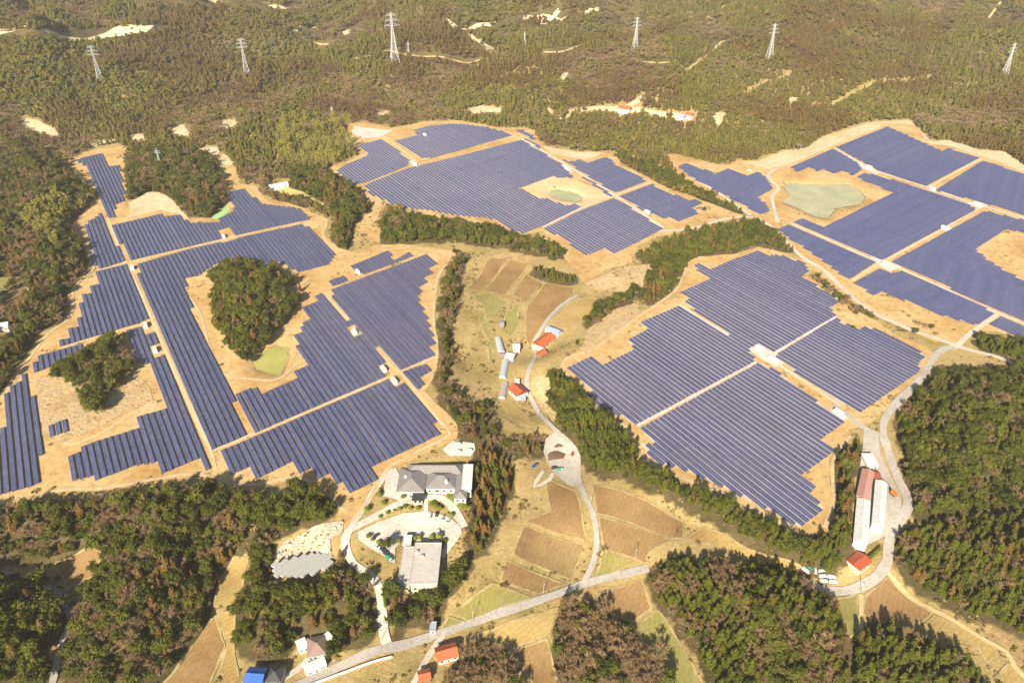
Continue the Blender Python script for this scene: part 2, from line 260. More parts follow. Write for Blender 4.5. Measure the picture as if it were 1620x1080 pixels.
# roads: name, half width, points, material
ROAD = [
 ('main_road',2.9,[(455,1092),(520,1062),(580,1035),(640,1020),(700,1001),(770,977),(830,957),(880,940),(925,923),(975,911),(1026,899)],'asphalt'),
 ('valley_road',1.8,[(914,467),(890,482),(873,498),(857,521),(843,547),(847,563),(837,586),(833,608),(844,638),(860,662),(881,683),(902,702),(914,722),(915,755),(924,782),(938,812),(944,858),(939,888),(922,923)],'asphalt'),
 ('yard_road',3.0,[(1513,549),(1494,552),(1479,564),(1455,600),(1406,652),(1397,684),(1406,717),(1421,759),(1433,782),(1436,803),(1418,832),(1406,859),(1404,886),(1388,912),(1358,930),(1329,936),(1299,933),(1270,920)],'asphalt'),
 ('farm_exit_road',2.4,[(1318,640),(1345,660),(1375,682),(1398,690)],'asphalt'),
 ('lane',2.3,[(1235,374),(1269,407),(1302,427),(1345,468),(1388,499),(1420,513),(1452,526),(1497,541),(1514,548),(1541,556),(1571,563),(1620,581),(1700,610)],'gravel'),
 ('lane',2.2,[(1514,548),(1530,532),(1546,520),(1580,496)],'gravel'),
 ('lane',2.2,[(1228,267),(1215,279),(1231,298),(1222,311),(1224,328),(1230,352)],'gravel'),
 ('lane',2.4,[(1040,366),(1080,364),(1110,358),(1143,348),(1187,344),(1217,357),(1236,375)],'gravel'),
 ('lane',2.2,[(1094,281),(1140,308),(1187,341)],'gravel'),
 ('driveway',2.6,[(550,840),(580,825),(609,811),(638,795),(674,788),(700,789),(719,807),(735,834)],'pale'),
 ('driveway',2.6,[(552,838),(546,856),(549,872),(560,892),(585,910),(600,930),(604,958),(607,998),(612,1018)],'pale'),
 ('driveway',2.0,[(552,838),(575,805),(596,770),(622,742)],'pale'),
 ('footpath',1.4,[(674,788),(674,812)],'pale'),
 ('farm_track',1.6,[(707,998),(690,1020),(668,1055),(650,1090)],'gravel'),
 ('farm_track',1.5,[(1404,905),(1440,945),(1490,972),(1550,1008),(1590,1030),(1605,1055),(1625,1075)],'straw'),
 ('farm_track',1.2,[(1362,940),(1362,1000)],'straw'),
 ('farm_track',1.3,[(860,745),(845,770),(868,760),(875,748)],'gravel'),
 ('farm_track',1.6,[(436,1080),(470,1060),(488,1042)],'gravel'),
 ('woodland_road',1.7,[(-20,900),(40,915),(90,935),(108,965),(112,985),(100,1010),(92,1040),(80,1095)],'asphalt'),
 ('lane',1.5,[(170,344),(198,415),(212,441),(240,504),(264,559),(315,674),(334,715),(341,745)],'sand'),
 ('lane',1.3,[(153,428),(205,416),(300,392),(367,376),(424,363),(475,352)],'sand'),
 ('lane',1.2,[(93,551),(173,527),(236,509)],'sand'),
 ('lane',1.5,[(510,463),(566,523),(614,575),(632,589),(660,622),(700,672)],'sand'),
 ('lane',1.4,[(337,712),(397,688),(478,655),(612,598),(635,588),(688,564)],'sand'),
 ('lane',1.4,[(1008,674),(1100,625),(1196,573)],'white'),
 ('lane',1.4,[(1224,560),(1322,501)],'white'),
 ('lane',1.2,[(1075,483),(1188,553)],'white'),
 ('lane',1.2,[(1232,577),(1330,642)],'white'),
 ('lane',1.8,[(825,220),(887,256),(972,309),(1050,361)],'white'),
 ('lane',1.8,[(664,254),(740,234),(812,216)],'sand'),
 ('lane',1.5,[(859,360),(921,329),(976,308),(1030,289)],'white'),
 ('lane',1.8,[(604,215),(640,240),(660,258)],'sand'),
 ('lane',1.8,[(1320,234),(1360,258),(1391,273),(1468,297),(1530,319),(1620,345),(1740,378)],'white'),
 ('lane',1.8,[(1551,252),(1468,297)],'sand'),
 ('lane',2.0,[(1553,327),(1400,413),(1348,444)],'sand'),
 ('lane',1.5,[(1250,353),(1391,415),(1425,426),(1580,496),(1620,512),(1740,563)],'white'),
]
ROAD += [('lane',1.3,q,'track') for q in (
 [(40,792),(100,775),(160,773),(240,759),(300,750),(338,755)],[(345,762),(400,767),(470,756),(515,778),(548,812)],[(382,293),(405,298),(420,319),(490,338),(516,350),(511,372),(532,397),(562,403),(640,393),(702,399),(711,409),(693,440),(686,500),(691,545),(690,575)],
 [(700,672),(712,688),(660,715),(612,743),(585,790),(555,825)],[(300,470),(318,500),(330,545),(350,590),(400,600),(440,600),(470,575)],[(115,356),(140,400),(148,425),(118,455),(112,500),(75,530),(45,570),(10,622)],
 [(522,268),(560,300),(600,322),(660,338),(760,352),(820,374),(870,380),(900,404)],[(1085,425),(1068,460),(1012,500),(985,520),(940,552),(892,572),(905,605),(950,655),(990,675),(1005,715),(1050,745),(1160,787),(1262,842)],
 [(1060,255),(1130,266),(1190,268),(1230,258)],[(1235,378),(1290,425),(1345,462),(1400,500),(1500,535)],[(1345,690),(1318,728),(1318,790),(1305,835)],[(60,640),(100,700),(150,690),(210,655),(250,640)],[(490,440),(460,460),(480,470)],[(210,322),(260,325),(300,350)])]
# paved or sandy yards: name, colour key, outline
YARD = [
 ('car_park','pale',[(566,842),(600,825),(638,812),(674,808),(705,816),(727,831),(731,843),(718,862),(702,884),(692,870),(690,858),(640,852),(625,868),(625,892),(601,876),(568,854)]),
 ('yard','asphalt',[(1366,673),(1390,690),(1391,714),(1424,782),(1427,818),(1409,844),(1378,860),(1352,862),(1353,788),(1364,711)]),
 ('yard','asphalt',[(864,692),(880,683),(903,701),(917,722),(921,770),(903,770),(872,744),(860,715)]),
 ('forecourt','pale',[(606,785),(612,750),(626,740),(650,790),(640,796)]),
 ('yard','white',[(560,200),(600,205),(622,207),(604,217),(575,220),(556,212)]),
 ('yard','white',[(700,712),(715,698),(750,702),(752,712),(745,722),(712,722)]),
 ('rubble_ground','rubble',[(433,878),(453,855),(498,833),(544,824),(542,844),(522,853),(524,878),(493,878),(433,899)]),
 ('yard','white',[(1183,552),(1197,545),(1212,552),(1230,560),(1241,572),(1228,582),(1206,570)]),
 ('yard','sand',[(1228,562),(1243,573),(1236,579),(1222,568)]),
 ('yard','white',[(1313,648),(1322,643),(1341,662),(1334,668)]),
 ('yard','white',[(1355,257),(1365,260),(1392,273),(1386,277),(1364,267)]),
 ('yard','white',[(1465,297),(1475,296),(1486,301),(1478,305)]),
 ('yard','white',[(1527,322),(1548,318),(1563,325),(1552,331)]),
 ('yard','white',[(1468,355),(1480,351),(1520,366),(1510,373)]),
 ('yard','white',[(1376,405),(1392,409),(1425,422),(1408,431),(1390,421)]),
 ('yard','white',[(886,262),(893,259),(908,273),(903,275)]),
 ('yard','white',[(645,256),(652,254),(668,264),(662,269)]),
 ('yard','white',[(1016,334),(1022,331),(1032,339),(1028,341)]),
 ('yard','sand',[(821,299),(876,279),(911,285),(965,311),(921,326),(899,325),(878,320),(850,313)]),
]
CUT = [[(1165,256),(1198,256),(1244,239),(1300,219),(1377,194),(1440,190),(1447,199),(1404,197),(1330,226),(1255,258),(1215,268)],[(1450,203),(1475,224),(1500,222),(1549,237),(1591,241),(1620,262),(1660,275),(1660,284),(1600,266),(1550,247),(1500,231),(1470,228)],
 [(857,232),(911,241),(953,242),(945,248),(925,254),(900,249),(875,243)],[(205,322),(235,304),(262,306),(285,331),(300,348),(283,338),(255,333),(205,345)]]
POND = [
 ('green_pond',[(1238,296),(1250,291),(1300,293),(1340,292),(1356,300),(1368,312),(1362,322),(1322,330),(1308,346),(1290,343),(1262,330),(1238,320),(1250,308)],(.40,.385,.225),'wide murky green pond beside the east solar farm'),
 ('small_pond',[(869,304),(878,300),(900,302),(915,308),(921,314),(916,319),(895,318),(876,313)],(.36,.37,.20),'small oval pond in the sandy clearing of the north farm'),
 ('yellow_pond',[(400,570),(412,559),(436,546),(453,551),(455,562),(453,573),(441,594),(424,589),(405,585)],(.37,.35,.10),'yellow-green pond below the wooded mound'),
]
# ------------------------------------------------------------------ materials
def new_mat(name):
    m = bpy.data.materials.new(name); m.use_nodes = True
    nt = m.node_tree
    b = nt.nodes["Principled BSDF"]
    return m, nt, b

def ramp(nt, fac, stops):
    r = nt.nodes.new("ShaderNodeValToRGB")
    e = r.color_ramp.elements
    while len(e) < len(stops): e.new(0.5)
    for el, (p, c) in zip(e, stops):
        el.position = p; el.color = (*c, 1)
    nt.links.new(fac, r.inputs[0])
    return r.outputs[0]

def noise(nt, scale, detail=4, rough=0.6, vec=None):
    n = nt.nodes.new("ShaderNodeTexNoise")
    n.inputs["Scale"].default_value = scale
    n.inputs["Detail"].default_value = detail
    n.inputs["Roughness"].default_value = rough
    if vec is not None: nt.links.new(vec, n.inputs["Vector"])
    return n.outputs[0]

def coords(nt):
    g = nt.nodes.new("ShaderNodeNewGeometry")
    return g.outputs["Position"]

def mixc(nt, fac, a, b, mode='MIX'):
    m = nt.nodes.new("ShaderNodeMix"); m.data_type = 'RGBA'; m.blend_type = mode
    for s, v in ((m.inputs[0], fac), (m.inputs[6], a), (m.inputs[7], b)):
        if isinstance(v, (int, float)): s.default_value = v
        elif isinstance(v, tuple): s.default_value = (*v, 1)
        else: nt.links.new(v, s)
    return m.outputs[2]

def math_n(nt, op, a, b=None):
    m = nt.nodes.new("ShaderNodeMath"); m.operation = op
    for s, v in ((m.inputs[0], a), (m.inputs[1], b)):
        if v is None: continue
        if isinstance(v, (int, float)): s.default_value = v
        else: nt.links.new(v, s)
    return m.outputs[0]

def soil(name, c1, c2, c3, s_big=0.02, s_small=0.35, rough=0.95, bump=0.5, dist=0.4):
    m, nt, b = new_mat(name)
    p = coords(nt)
    big = noise(nt, s_big, 5, 0.6, p)
    col = ramp(nt, big, [(0.32, c1), (0.5, c2), (0.68, c3)])
    sm = noise(nt, s_small, 5, 0.7, p)
    v = ramp(nt, sm, [(0.25, (0.62, 0.59, 0.54)), (0.5, (1.0, 1.0, 1.0)), (0.75, (1.14, 1.13, 1.10))])
    col = mixc(nt, 1.0, col, v, 'MULTIPLY')
    nt.links.new(col, b.inputs["Base Color"])
    b.inputs["Roughness"].default_value = rough
    b.inputs["Specular IOR Level"].default_value = 0.1
    bp = nt.nodes.new("ShaderNodeBump"); bp.inputs["Strength"].default_value = bump; bp.inputs["Distance"].default_value = dist
    nt.links.new(sm, bp.inputs["Height"]); nt.links.new(bp.outputs[0], b.inputs["Normal"])
    return m

M = {}
M['pad'] = soil('bare_earth', (.42,.245,.088), (.51,.34,.145), (.555,.41,.205), .022, .16, bump=.8, dist=.7)
M['rough'] = soil('rough_earth', (.40,.27,.13), (.52,.38,.20), (.42,.31,.20), .05, .30, bump=1.0, dist=1.2)
M['sand'] = soil('sand_track', (.55,.40,.20), (.60,.46,.26), (.62,.49,.30), .03, .5, bump=.3)
M['white'] = soil('white_gravel', (.50,.46,.39), (.56,.52,.45), (.62,.58,.52), .05, .6, bump=.3)
M['gravel'] = soil('gravel_track', (.48,.42,.34), (.55,.48,.40), (.60,.54,.46), .03, .6, bump=.3)
M['pale'] = soil('pale_paving', (.50,.45,.38), (.57,.51,.44), (.62,.56,.49), .05, .4, bump=.15, dist=.1)
M['asphalt'] = soil('worn_asphalt', (.33,.30,.265), (.41,.375,.33), (.46,.425,.38), .03, .5, bump=.2, dist=.1)
M['track'] = soil('wheel_track', (.50,.37,.20), (.55,.43,.26), (.44,.31,.16), .05, .35, bump=.4)
M['rowgravel'] = soil('row_gravel', (.44,.37,.29), (.50,.43,.35), (.52,.46,.39), .03, .4, bump=.4)
M['bank'] = soil('straw_bank', (.28,.215,.085), (.40,.31,.145), (.47,.37,.19), .12, .7, bump=.6)
M['mud'] = soil('muddy_bank', (.24,.17,.09), (.33,.24,.13), (.42,.32,.18), .08, .4, bump=.8)
M['straw'] = soil('straw_track', (.50,.37,.17), (.56,.43,.22), (.58,.46,.26), .04, .5, bump=.4)
M['rubble'] = soil('rubble_earth', (.50,.36,.20), (.56,.46,.32), (.60,.54,.46), .12, .4, bump=1.0, dist=1.0)
M['clearing'] = soil('pale_clearing', (.50,.39,.22), (.58,.47,.30), (.60,.52,.36), .02, .15, bump=.5, dist=.6)

def field_mat(name, a, b_, c, ang):
    m, nt, b = new_mat(name)
    p = coords(nt)
    mp = nt.nodes.new("ShaderNodeMapping"); mp.inputs["Rotation"].default_value = (0, 0, ang)
    nt.links.new(p, mp.inputs[0])
    w = nt.nodes.new("ShaderNodeTexWave"); w.inputs["Scale"].default_value = 0.11; w.inputs["Distortion"].default_value = 7.0
    w.inputs["Detail"].default_value = 3; w.inputs["Detail Scale"].default_value = 1.5
    nt.links.new(mp.outputs[0], w.inputs[0])
    big = noise(nt, .035, 5, .65, p)
    col = ramp(nt, big, [(0.3, a), (0.5, b_), (0.7, c)])
    sm = noise(nt, .5, 5, .7, p)
    v = ramp(nt, sm, [(0.25, (.74,.72,.68)), (0.75, (1.15,1.15,1.12))])
    col = mixc(nt, 1.0, col, v, 'MULTIPLY')
    col = mixc(nt, 1.0, col, ramp(nt, w.outputs[1], [(0.0, (.95,.94,.92)), (1.0, (1.04,1.04,1.03))]), 'MULTIPLY')
    nt.links.new(col, b.inputs["Base Color"]); b.inputs["Roughness"].default_value = 1; b.inputs["Specular IOR Level"].default_value = .05
    bp = nt.nodes.new("ShaderNodeBump"); bp.inputs["Strength"].default_value = .3; bp.inputs["Distance"].default_value = .2
    nt.links.new(w.outputs[1], bp.inputs["Height"]); nt.links.new(bp.outputs[0], b.inputs["Normal"])
    return m
M['b'] = field_mat('brown_field', (.24,.145,.065), (.29,.185,.085), (.33,.22,.10), .5)
M['m'] = field_mat('mottled_field', (.19,.115,.06), (.27,.18,.085), (.33,.25,.12), .4)
M['o'] = field_mat('ochre_field', (.35,.24,.09), (.40,.29,.115), (.43,.32,.14), .9)
M['g'] = field_mat('green_field', (.29,.235,.085), (.27,.25,.085), (.35,.285,.115), .2)
M['y'] = field_mat('yellow_lawn', (.45,.38,.12), (.50,.44,.16), (.48,.40,.18), .3)

# ------------------------------------------------------------------ the lie of the land
CTRL = [(840,560,-9),(900,740,-15),(880,900,-18),(700,1000,-20),(300,1040,-20),(350,930,-15),(1200,880,-15),(1450,960,-18),(1400,760,-5),(650,850,-10),
 (680,760,-5),(560,860,-10),(60,920,-18),(500,1050,-20),(1000,1000,-18),(1100,820,-12),(500,880,-10),(20,480,-12),(770,440,-5),(960,450,-3),(960,540,-3),(850,640,-10),
 (740,580,-8),(800,800,-12),(1320,930,-16),(1600,1050,-18),(1360,860,-10),(470,310,-4),(560,380,-2),(-200,500,-14),(-200,900,-16),(1800,900,-5),(1800,700,0),(1420,690,-2),
 (400,500,0),(150,620,0),(250,640,0),(550,640,0),(600,480,0),(430,380,0),(700,290,0),(950,340,0),(1150,300,0),(1400,300,0),(1550,400,0),(1100,560,0),(1250,480,0),(1250,680,0),(1380,560,0),
 (40,720,0),(640,700,-1),(160,300,0),(300,400,0),(820,1080,-22),(1250,1080,-18),(100,1080,-20),(810,1300,-25),(0,1300,-25),(1600,1300,-22)]
cxy = [(*unproj(u, v, z), z) for u, v, z in CTRL]
for k, poly in PAD.items():
    for u, v in poly[::2]:
        cxy.append((*unproj(u, v, 0.0), 0.0))
cxy = np.array(cxy)

def base_height(x, y):
    num = np.zeros_like(x); den = np.zeros_like(x)
    for a, b, c in cxy:
        w = 1.0 / (((x - a) ** 2 + (y - b) ** 2 + 200.0) ** 1.6)
        num += w * c; den += w
    return num / den

PADW = {k: list(zip(*unproj([p[0] for p in q], [p[1] for p in q], 0.0))) for k, q in PAD.items()}

def axis(lo, hi, step, far, grow):
    a = [lo]
    while a[-1] < hi: a.append(a[-1] + step)
    s = step
    while a[-1] < far:
        s *= grow; a.append(a[-1] + s)
    return a
gx_pos = axis(0, 620, 5.0, 14000, 1.035)
gx = np.array(sorted([-v for v in gx_pos[1:]] + gx_pos))
gy_up = axis(90, 900, 5.0, 2600, 1.004)
s = gy_up[-1] - gy_up[-2]
while gy_up[-1] < 14000:
    s *= 1.10; gy_up.append(gy_up[-1] + s)
gy = np.array([-6000, -2000, -800, -300, -100, 0, 50] + gy_up)
GX, GY = np.meshgrid(gx, gy)

# wood mounds live at the height of the plain land round them
def to_ground_px(poly):
    us = np.array([p[0] for p in poly], float); vs = np.array([p[1] for p in poly], float)
    z = np.zeros(len(us))
    for _ in range(6):
        x, y = unproj(us, vs, z); z = base_height(x, y)
    return x, y

near = (GY > 0) & (GY < 1700) & (np.abs(GX) < 1500)
Z = base_height(GX, GY)
Zs = Z[near].copy(); xs = GX[near]; ys = GY[near]
pad_d = np.full(xs.shape, 1e9); in_pad = np.zeros(xs.shape, bool)
for k, q in PADW.items():
    ins = inside(xs, ys, q); dd = dist_poly(xs, ys, q)
    in_pad |= ins
    pad_d = np.minimum(pad_d, np.where(ins, 0, dd))
w = 1 - sstep(4.0, 26.0, pad_d)
Zs = Zs * (1 - w)
forest = np.zeros(xs.shape)
for nm, poly, hgt, mix, sp, where in WOOD:
    px_, py_ = to_ground_px(poly)
    q = list(zip(px_, py_))
    ins = inside(xs, ys, q)
    dd = dist_poly(xs, ys, q)
    forest = np.maximum(forest, np.where(ins, 1.0, 1 - sstep(0, 6, dd)) * (0.85 if nm in ('lane_scrub', 'valley_strip') else 1))
    if hgt:
        Zs += np.where(ins, hgt * sstep(0, 16 + hgt * 2.2, dd) * (0.75 + 0.5 * fbm(xs / 45, ys / 45, 3, 5)), 0)
Zs += np.where(pad_d > 3, (fbm(xs / 30, ys / 30, 4, 9) - .5) * 2.4 * sstep(3, 25, pad_d), 0)
Zs += (fbm(xs / 120, ys / 120, 2, 21) - .5) * 1.2
Z[near] = Zs
FOREST = np.ones_like(Z); FOREST[near] = forest
PADD = np.full(Z.shape, 1e9); PADD[near] = pad_d

# the hills beyond: ridges that grow with distance
dfar = np.where(near, PADD, 1e4)
beyond = sstep(560, 1250, GY + np.abs(GX) * 0.25)
hill = sstep(15, 420, dfar) * beyond
warp = (fbm(GX / 500, GY / 500, 3, 31) - .5) * 260
rid = 1 - np.abs(2 * fbm((GX + warp) / 520, (GY - warp) / 430, 4, 41) - 1)
rid2 = 1 - np.abs(2 * fbm((GX - warp) / 190, (GY + warp) / 170, 3, 47) - 1)
far_ramp = sstep(900, 2600, np.hypot(GX, GY))
Z += hill * ((rid ** 2) * (60 + 95 * far_ramp) + (rid2 - .5) * (44 + 26 * far_ramp) - 20)
Z += np.clip(np.hypot(GX, GY) - 1500, 0, 4000) * 0.022 * hill
Z += hill * (fbm(GX / 60, GY / 60, 3, 77) - .5) * 7
outside = sstep(4000, 20000, np.hypot(GX, GY))
Z = Z * (1 - outside) + outside * 60
# ponds lie in shallow basins
pond_w = []
for nm, poly, c, lab in POND:
    x_, y_ = unproj([p[0] for p in poly], [p[1] for p in poly], -1.2)
    pond_w.append(list(zip(x_, y_)))
    ins = inside(GX[near], GY[near], pond_w[-1]); dd = dist_poly(GX[near], GY[near], pond_w[-1])
    zz = Z[near]; zz = np.where(ins, np.minimum(zz, -3.0), np.where(dd < 9, zz * sstep(0, 9, dd) + (-1.6) * (1 - sstep(0, 9, dd)), zz)); Z[near] = zz

RIDGE = rid * .5 + rid2 * .5
def grid_at(A, x, y):
    i = np.clip(np.searchsorted(gx, x) - 1, 0, len(gx) - 2); j = np.clip(np.searchsorted(gy, y) - 1, 0, len(gy) - 2)
    return A[j, i]

def TZ(x, y):
    x = np.asarray(x, float); y = np.asarray(y, float)
    i = np.clip(np.searchsorted(gx, x) - 1, 0, len(gx) - 2); j = np.clip(np.searchsorted(gy, y) - 1, 0, len(gy) - 2)
    fx = np.clip((x - gx[i]) / (gx[i + 1] - gx[i]), 0, 1); fy = np.clip((y - gy[j]) / (gy[j + 1] - gy[j]), 0, 1)
    return (Z[j, i] * (1 - fx) + Z[j, i + 1] * fx) * (1 - fy) + (Z[j + 1, i] * (1 - fx) + Z[j + 1, i + 1] * fx) * fy

def G(u, v):
    """where the ray of a pixel meets the land"""
    u = np.atleast_1d(np.asarray(u, float)); v = np.atleast_1d(np.asarray(v, float))
    dx, dy, dz = rays(u, v)
    n = np.sqrt(dx * dx + dy * dy + dz * dz); dx, dy, dz = dx / n, dy / n, dz / n
    lo = np.full(u.shape, 150.0); done = np.zeros(u.shape, bool); hi = np.full(u.shape, 9000.0)
    t = lo.copy()
    for _ in range(620):
        z = CAM_H + dz * t
        below = (z < TZ(dx * t, dy * t)) & ~done
        hi = np.where(below, t, hi); done |= below
        lo = np.where(done, lo, t)
        t = np.where(done, t, t + np.maximum(2.0, t * 0.006))
        if done.all(): break
    for _ in range(18):
        mid = (lo + hi) / 2
        b = CAM_H + dz * mid < TZ(dx * mid, dy * mid)
        hi = np.where(b, mid, hi); lo = np.where(b, lo, mid)
    x, y = dx * hi, dy * hi
    return x, y, TZ(x, y)

def g1(u, v):
    x, y, z = G(u, v)
    return Vector((x[0], y[0], z[0]))

def link(name, me, mat=None, parent=None):
    o = bpy.data.objects.new(name, me)
    if mat is not None and len(me.materials) == 0: me.materials.append(mat)
    COL.objects.link(o)
    if parent is not None: o.parent = parent
    return o

def tag(o, label=None, cat=None, group=None, kind=None):
    if label: o['label'] = label
    if cat: o['category'] = cat
    if group: o['group'] = group
    if kind: o['kind'] = kind
    return o

def mesh_np(name, co, quads):
    me = bpy.data.meshes.new(name)
    me.vertices.add(len(co)); me.vertices.foreach_set("co", np.ascontiguousarray(co, np.float32).ravel())
    n = len(quads)
    me.loops.add(n * 4); me.loops.foreach_set("vertex_index", np.ascontiguousarray(quads, np.int32).ravel())
    me.polygons.add(n)
    me.polygons.foreach_set("loop_start", np.arange(0, n * 4, 4, dtype=np.int32))
    try: me.polygons.foreach_set("loop_total", np.full(n, 4, np.int32))
    except Exception: pass
    me.update(); me.validate()
    return me

# terrain mesh
ny, nx = Z.shape
co = np.stack([GX, GY, Z], -1).reshape(-1, 3)
idx = np.arange(ny * nx).reshape(ny, nx)
quads = np.stack([idx[:-1, :-1], idx[:-1, 1:], idx[1:, 1:], idx[1:, :-1]], -1).reshape(-1, 4)
me = mesh_np("terrain", co, quads)
me.polygons.foreach_set("use_smooth", np.ones(len(quads), bool))
fm = FOREST.copy(); fm[~near] = 1
fm = np.maximum(fm, hill)
fm[near] = np.maximum(np.where(forest > 0, 0.0, 0.0), hill[near])
fa = me.attributes.new("wooded", 'FLOAT', 'POINT'); fa.data.foreach_set("value", fm.ravel().astype(np.float32))
m, nt, b = new_mat("open_ground")
p = coords(nt)
at = nt.nodes.new("ShaderNodeAttribute"); at.attribute_name = "wooded"
straw = ramp(nt, noise(nt, .02, 6, .65, p), [(0.28, (.22,.18,.065)), (0.40, (.34,.26,.105)), (0.52, (.44,.33,.15)), (0.64, (.37,.26,.125)), (0.8, (.29,.22,.085))])
litter = ramp(nt, noise(nt, .03, 6, .7, p), [(0.3, (.065,.055,.025)), (0.5, (.105,.085,.04)), (0.7, (.16,.12,.065))])
edge = math_n(nt, 'ADD', at.outputs["Fac"], math_n(nt, 'MULTIPLY', math_n(nt, 'SUBTRACT', noise(nt, .12, 4, .7, p), .5), .9))
ed = ramp(nt, edge, [(0.35, (0,0,0)), (0.7, (1,1,1))])
col = mixc(nt, ed, straw, litter)
sm = noise(nt, .4, 6, .75, p)
col = mixc(nt, 1.0, col, ramp(nt, sm, [(0.25, (.62,.60,.55)), (0.75, (1.25,1.24,1.18))]), 'MULTIPLY')
nt.links.new(col, b.inputs["Base Color"]); b.inputs["Roughness"].default_value = 1; b.inputs["Specular IOR Level"].default_value = .05
bp = nt.nodes.new("ShaderNodeBump"); bp.inputs["Strength"].default_value = .9; bp.inputs["Distance"].default_value = .9
nt.links.new(sm, bp.inputs["Height"]); nt.links.new(bp.outputs[0], b.inputs["Normal"])
M['ground'] = m
terrain = tag(link("terrain", me, m), kind='structure')

# ------------------------------------------------------------------ sheets that follow the land
def resample(pts, step, closed=True):
    out = []
    n = len(pts)
    for i in range(n if closed else n - 1):
        a = np.array(pts[i]); c = np.array(pts[(i + 1) % n])
        k = max(1, int(math.ceil(np.hypot(*(c - a)) / step)))
        for j in range(k): out.append(a + (c - a) * j / k)
    if not closed: out.append(np.array(pts[-1]))
    return np.array(out)

def wob(pts, amp, seed):
    if amp <= 0: return pts
    n = np.stack([fbm(pts[:, 0] / 14, pts[:, 1] / 14, 3, seed) - .5, fbm(pts[:, 0] / 14 + 50, pts[:, 1] / 14 + 80, 3, seed + 3) - .5], -1)
    return pts + n * 2 * amp

def sheet(name, wpts, mat, off, grid=6.0, wobble=0.0, seed=1, parent=None, kind='structure', flat=None):
    pts = wob(resample(wpts, grid), wobble, seed)
    x0, y0 = pts.min(0); x1, y1 = pts.max(0)
    gxx, gyy = np.meshgrid(np.arange(x0 + grid / 2, x1, grid), np.arange(y0 + grid / 2, y1, grid))
    gxx = gxx.ravel(); gyy = gyy.ravel()
    pl = [tuple(p) for p in pts]
    k = inside(gxx, gyy, pl)
    gxx, gyy = gxx[k], gyy[k]
    k = dist_poly(gxx, gyy, pl) > grid * .35
    vs = [Vector(p) for p in pl] + [Vector((a, c)) for a, c in zip(gxx[k], gyy[k])]
    vv, ee, ff, *_ = delaunay_2d_cdt(vs, [], [list(range(len(pl)))], 1, 1e-4)
    a = np.array([(p.x, p.y) for p in vv])
    z = (TZ(a[:, 0], a[:, 1]) if flat is None else np.full(len(a), flat)) + off
    me = bpy.data.meshes.new(name)
    me.from_pydata([(p[0], p[1], q) for p, q in zip(a, z)], [], [f for f in ff])
    # faces up
    if len(me.polygons) and me.polygons[0].normal.z < 0: me.flip_normals()
    me.polygons.foreach_set("use_smooth", np.ones(len(me.polygons), bool))
    return tag(link(name, me, mat, parent), kind=kind)

def px_world(poly):
    x, y, z = G([p[0] for p in poly], [p[1] for p in poly])
    return list(zip(x, y))

def smooth_line(pts, step):
    P = np.array(pts); out = []
    n = len(P)
    for i in range(n - 1):
        p0 = P[max(i - 1, 0)]; p1 = P[i]; p2 = P[i + 1]; p3 = P[min(i + 2, n - 1)]
        k = max(2, int(np.hypot(*(p2 - p1)) / step))
        for j in range(k):
            t = j / k
            out.append(.5 * ((2 * p1) + (-p0 + p2) * t + (2 * p0 - 5 * p1 + 4 * p2 - p3) * t * t + (-p0 + 3 * p1 - 3 * p2 + p3) * t ** 3))
    out.append(P[-1])
    return np.array(out)

def ribbon(name, wpts, hw, mat, off, wobble=.25, kind='structure'):
    c = smooth_line(wpts, 5.0)
    t = np.gradient(c, axis=0); t /= np.linalg.norm(t, axis=1)[:, None] + 1e-9
    nrm = np.stack([-t[:, 1], t[:, 0]], -1)
    cols = np.linspace(-1, 1, 5)
    co = []
    wv = 1 + (fbm(c[:, 0] / 9, c[:, 1] / 9, 2, 3) - .5) * wobble * 2
    for s_ in cols:
        q = c + nrm * (hw * s_ * wv)[:, None]
        co.append(np.column_stack([q, TZ(q[:, 0], q[:, 1]) + off]))
    co = np.stack(co, 1)
    n = len(c)
    # a flat cross-section a little above the highest point under it
    co[:, :, 2] = co[:, :, 2] * .5 + co[:, :, 2].max(1, keepdims=True) * .5
    id_ = np.arange(n * 5).reshape(n, 5)
    q = np.stack([id_[:-1, :-1], id_[:-1, 1:], id_[1:, 1:], id_[1:, :-1]], -1).reshape(-1, 4)
    me = mesh_np(name, co.reshape(-1, 3), q)
    if len(me.polygons) and me.polygons[0].normal.z < 0: me.flip_normals()
    return tag(link(name, me, mat), kind=kind)

for k, q in PADW.items():
    sheet("bare_ground", q, M['pad'], .25, 7.0, 2.2, 3)
for q in CUT: sheet('cut_slope', px_world(q), M['clearing'], .5, 6.0, 2.0, 9)
for q in ROUGH: sheet("bare_ground", px_world(q), M['rough'], .5, 5.0, 2.5, 7)
for key, q in FIELD: sheet("field", px_world(q), M[key], .3, 5.0, 1.1, 5)
for key, q in FIELD:
    if min(v_ for u_, v_ in q) < 400: continue
    ring = px_world(q); ring = wob(resample(ring, 6.0), 1.1, 5); ring = [tuple(a_) for a_ in ring] + [tuple(ring[0])]
    ribbon("field_bank", ring, .6, M['bank'], .40, .9)
for q in CLEARING: sheet("clearing", px_world(q), M['clearing'], .5, 9.0, 3.0, 8)
for nm, key, q in YARD: sheet(nm, px_world(q), M[key], .62 if key != 'sand' else .56, 5.0, .3, 6)
for i, (nm, hw, q, key) in enumerate(ROAD): ribbon(nm, px_world(q), hw, M[key], .42 + .012 * (i % 9))
for q in TRACK_FAR: ribbon("track", px_world(q), 3.0, M['bank'], .5)

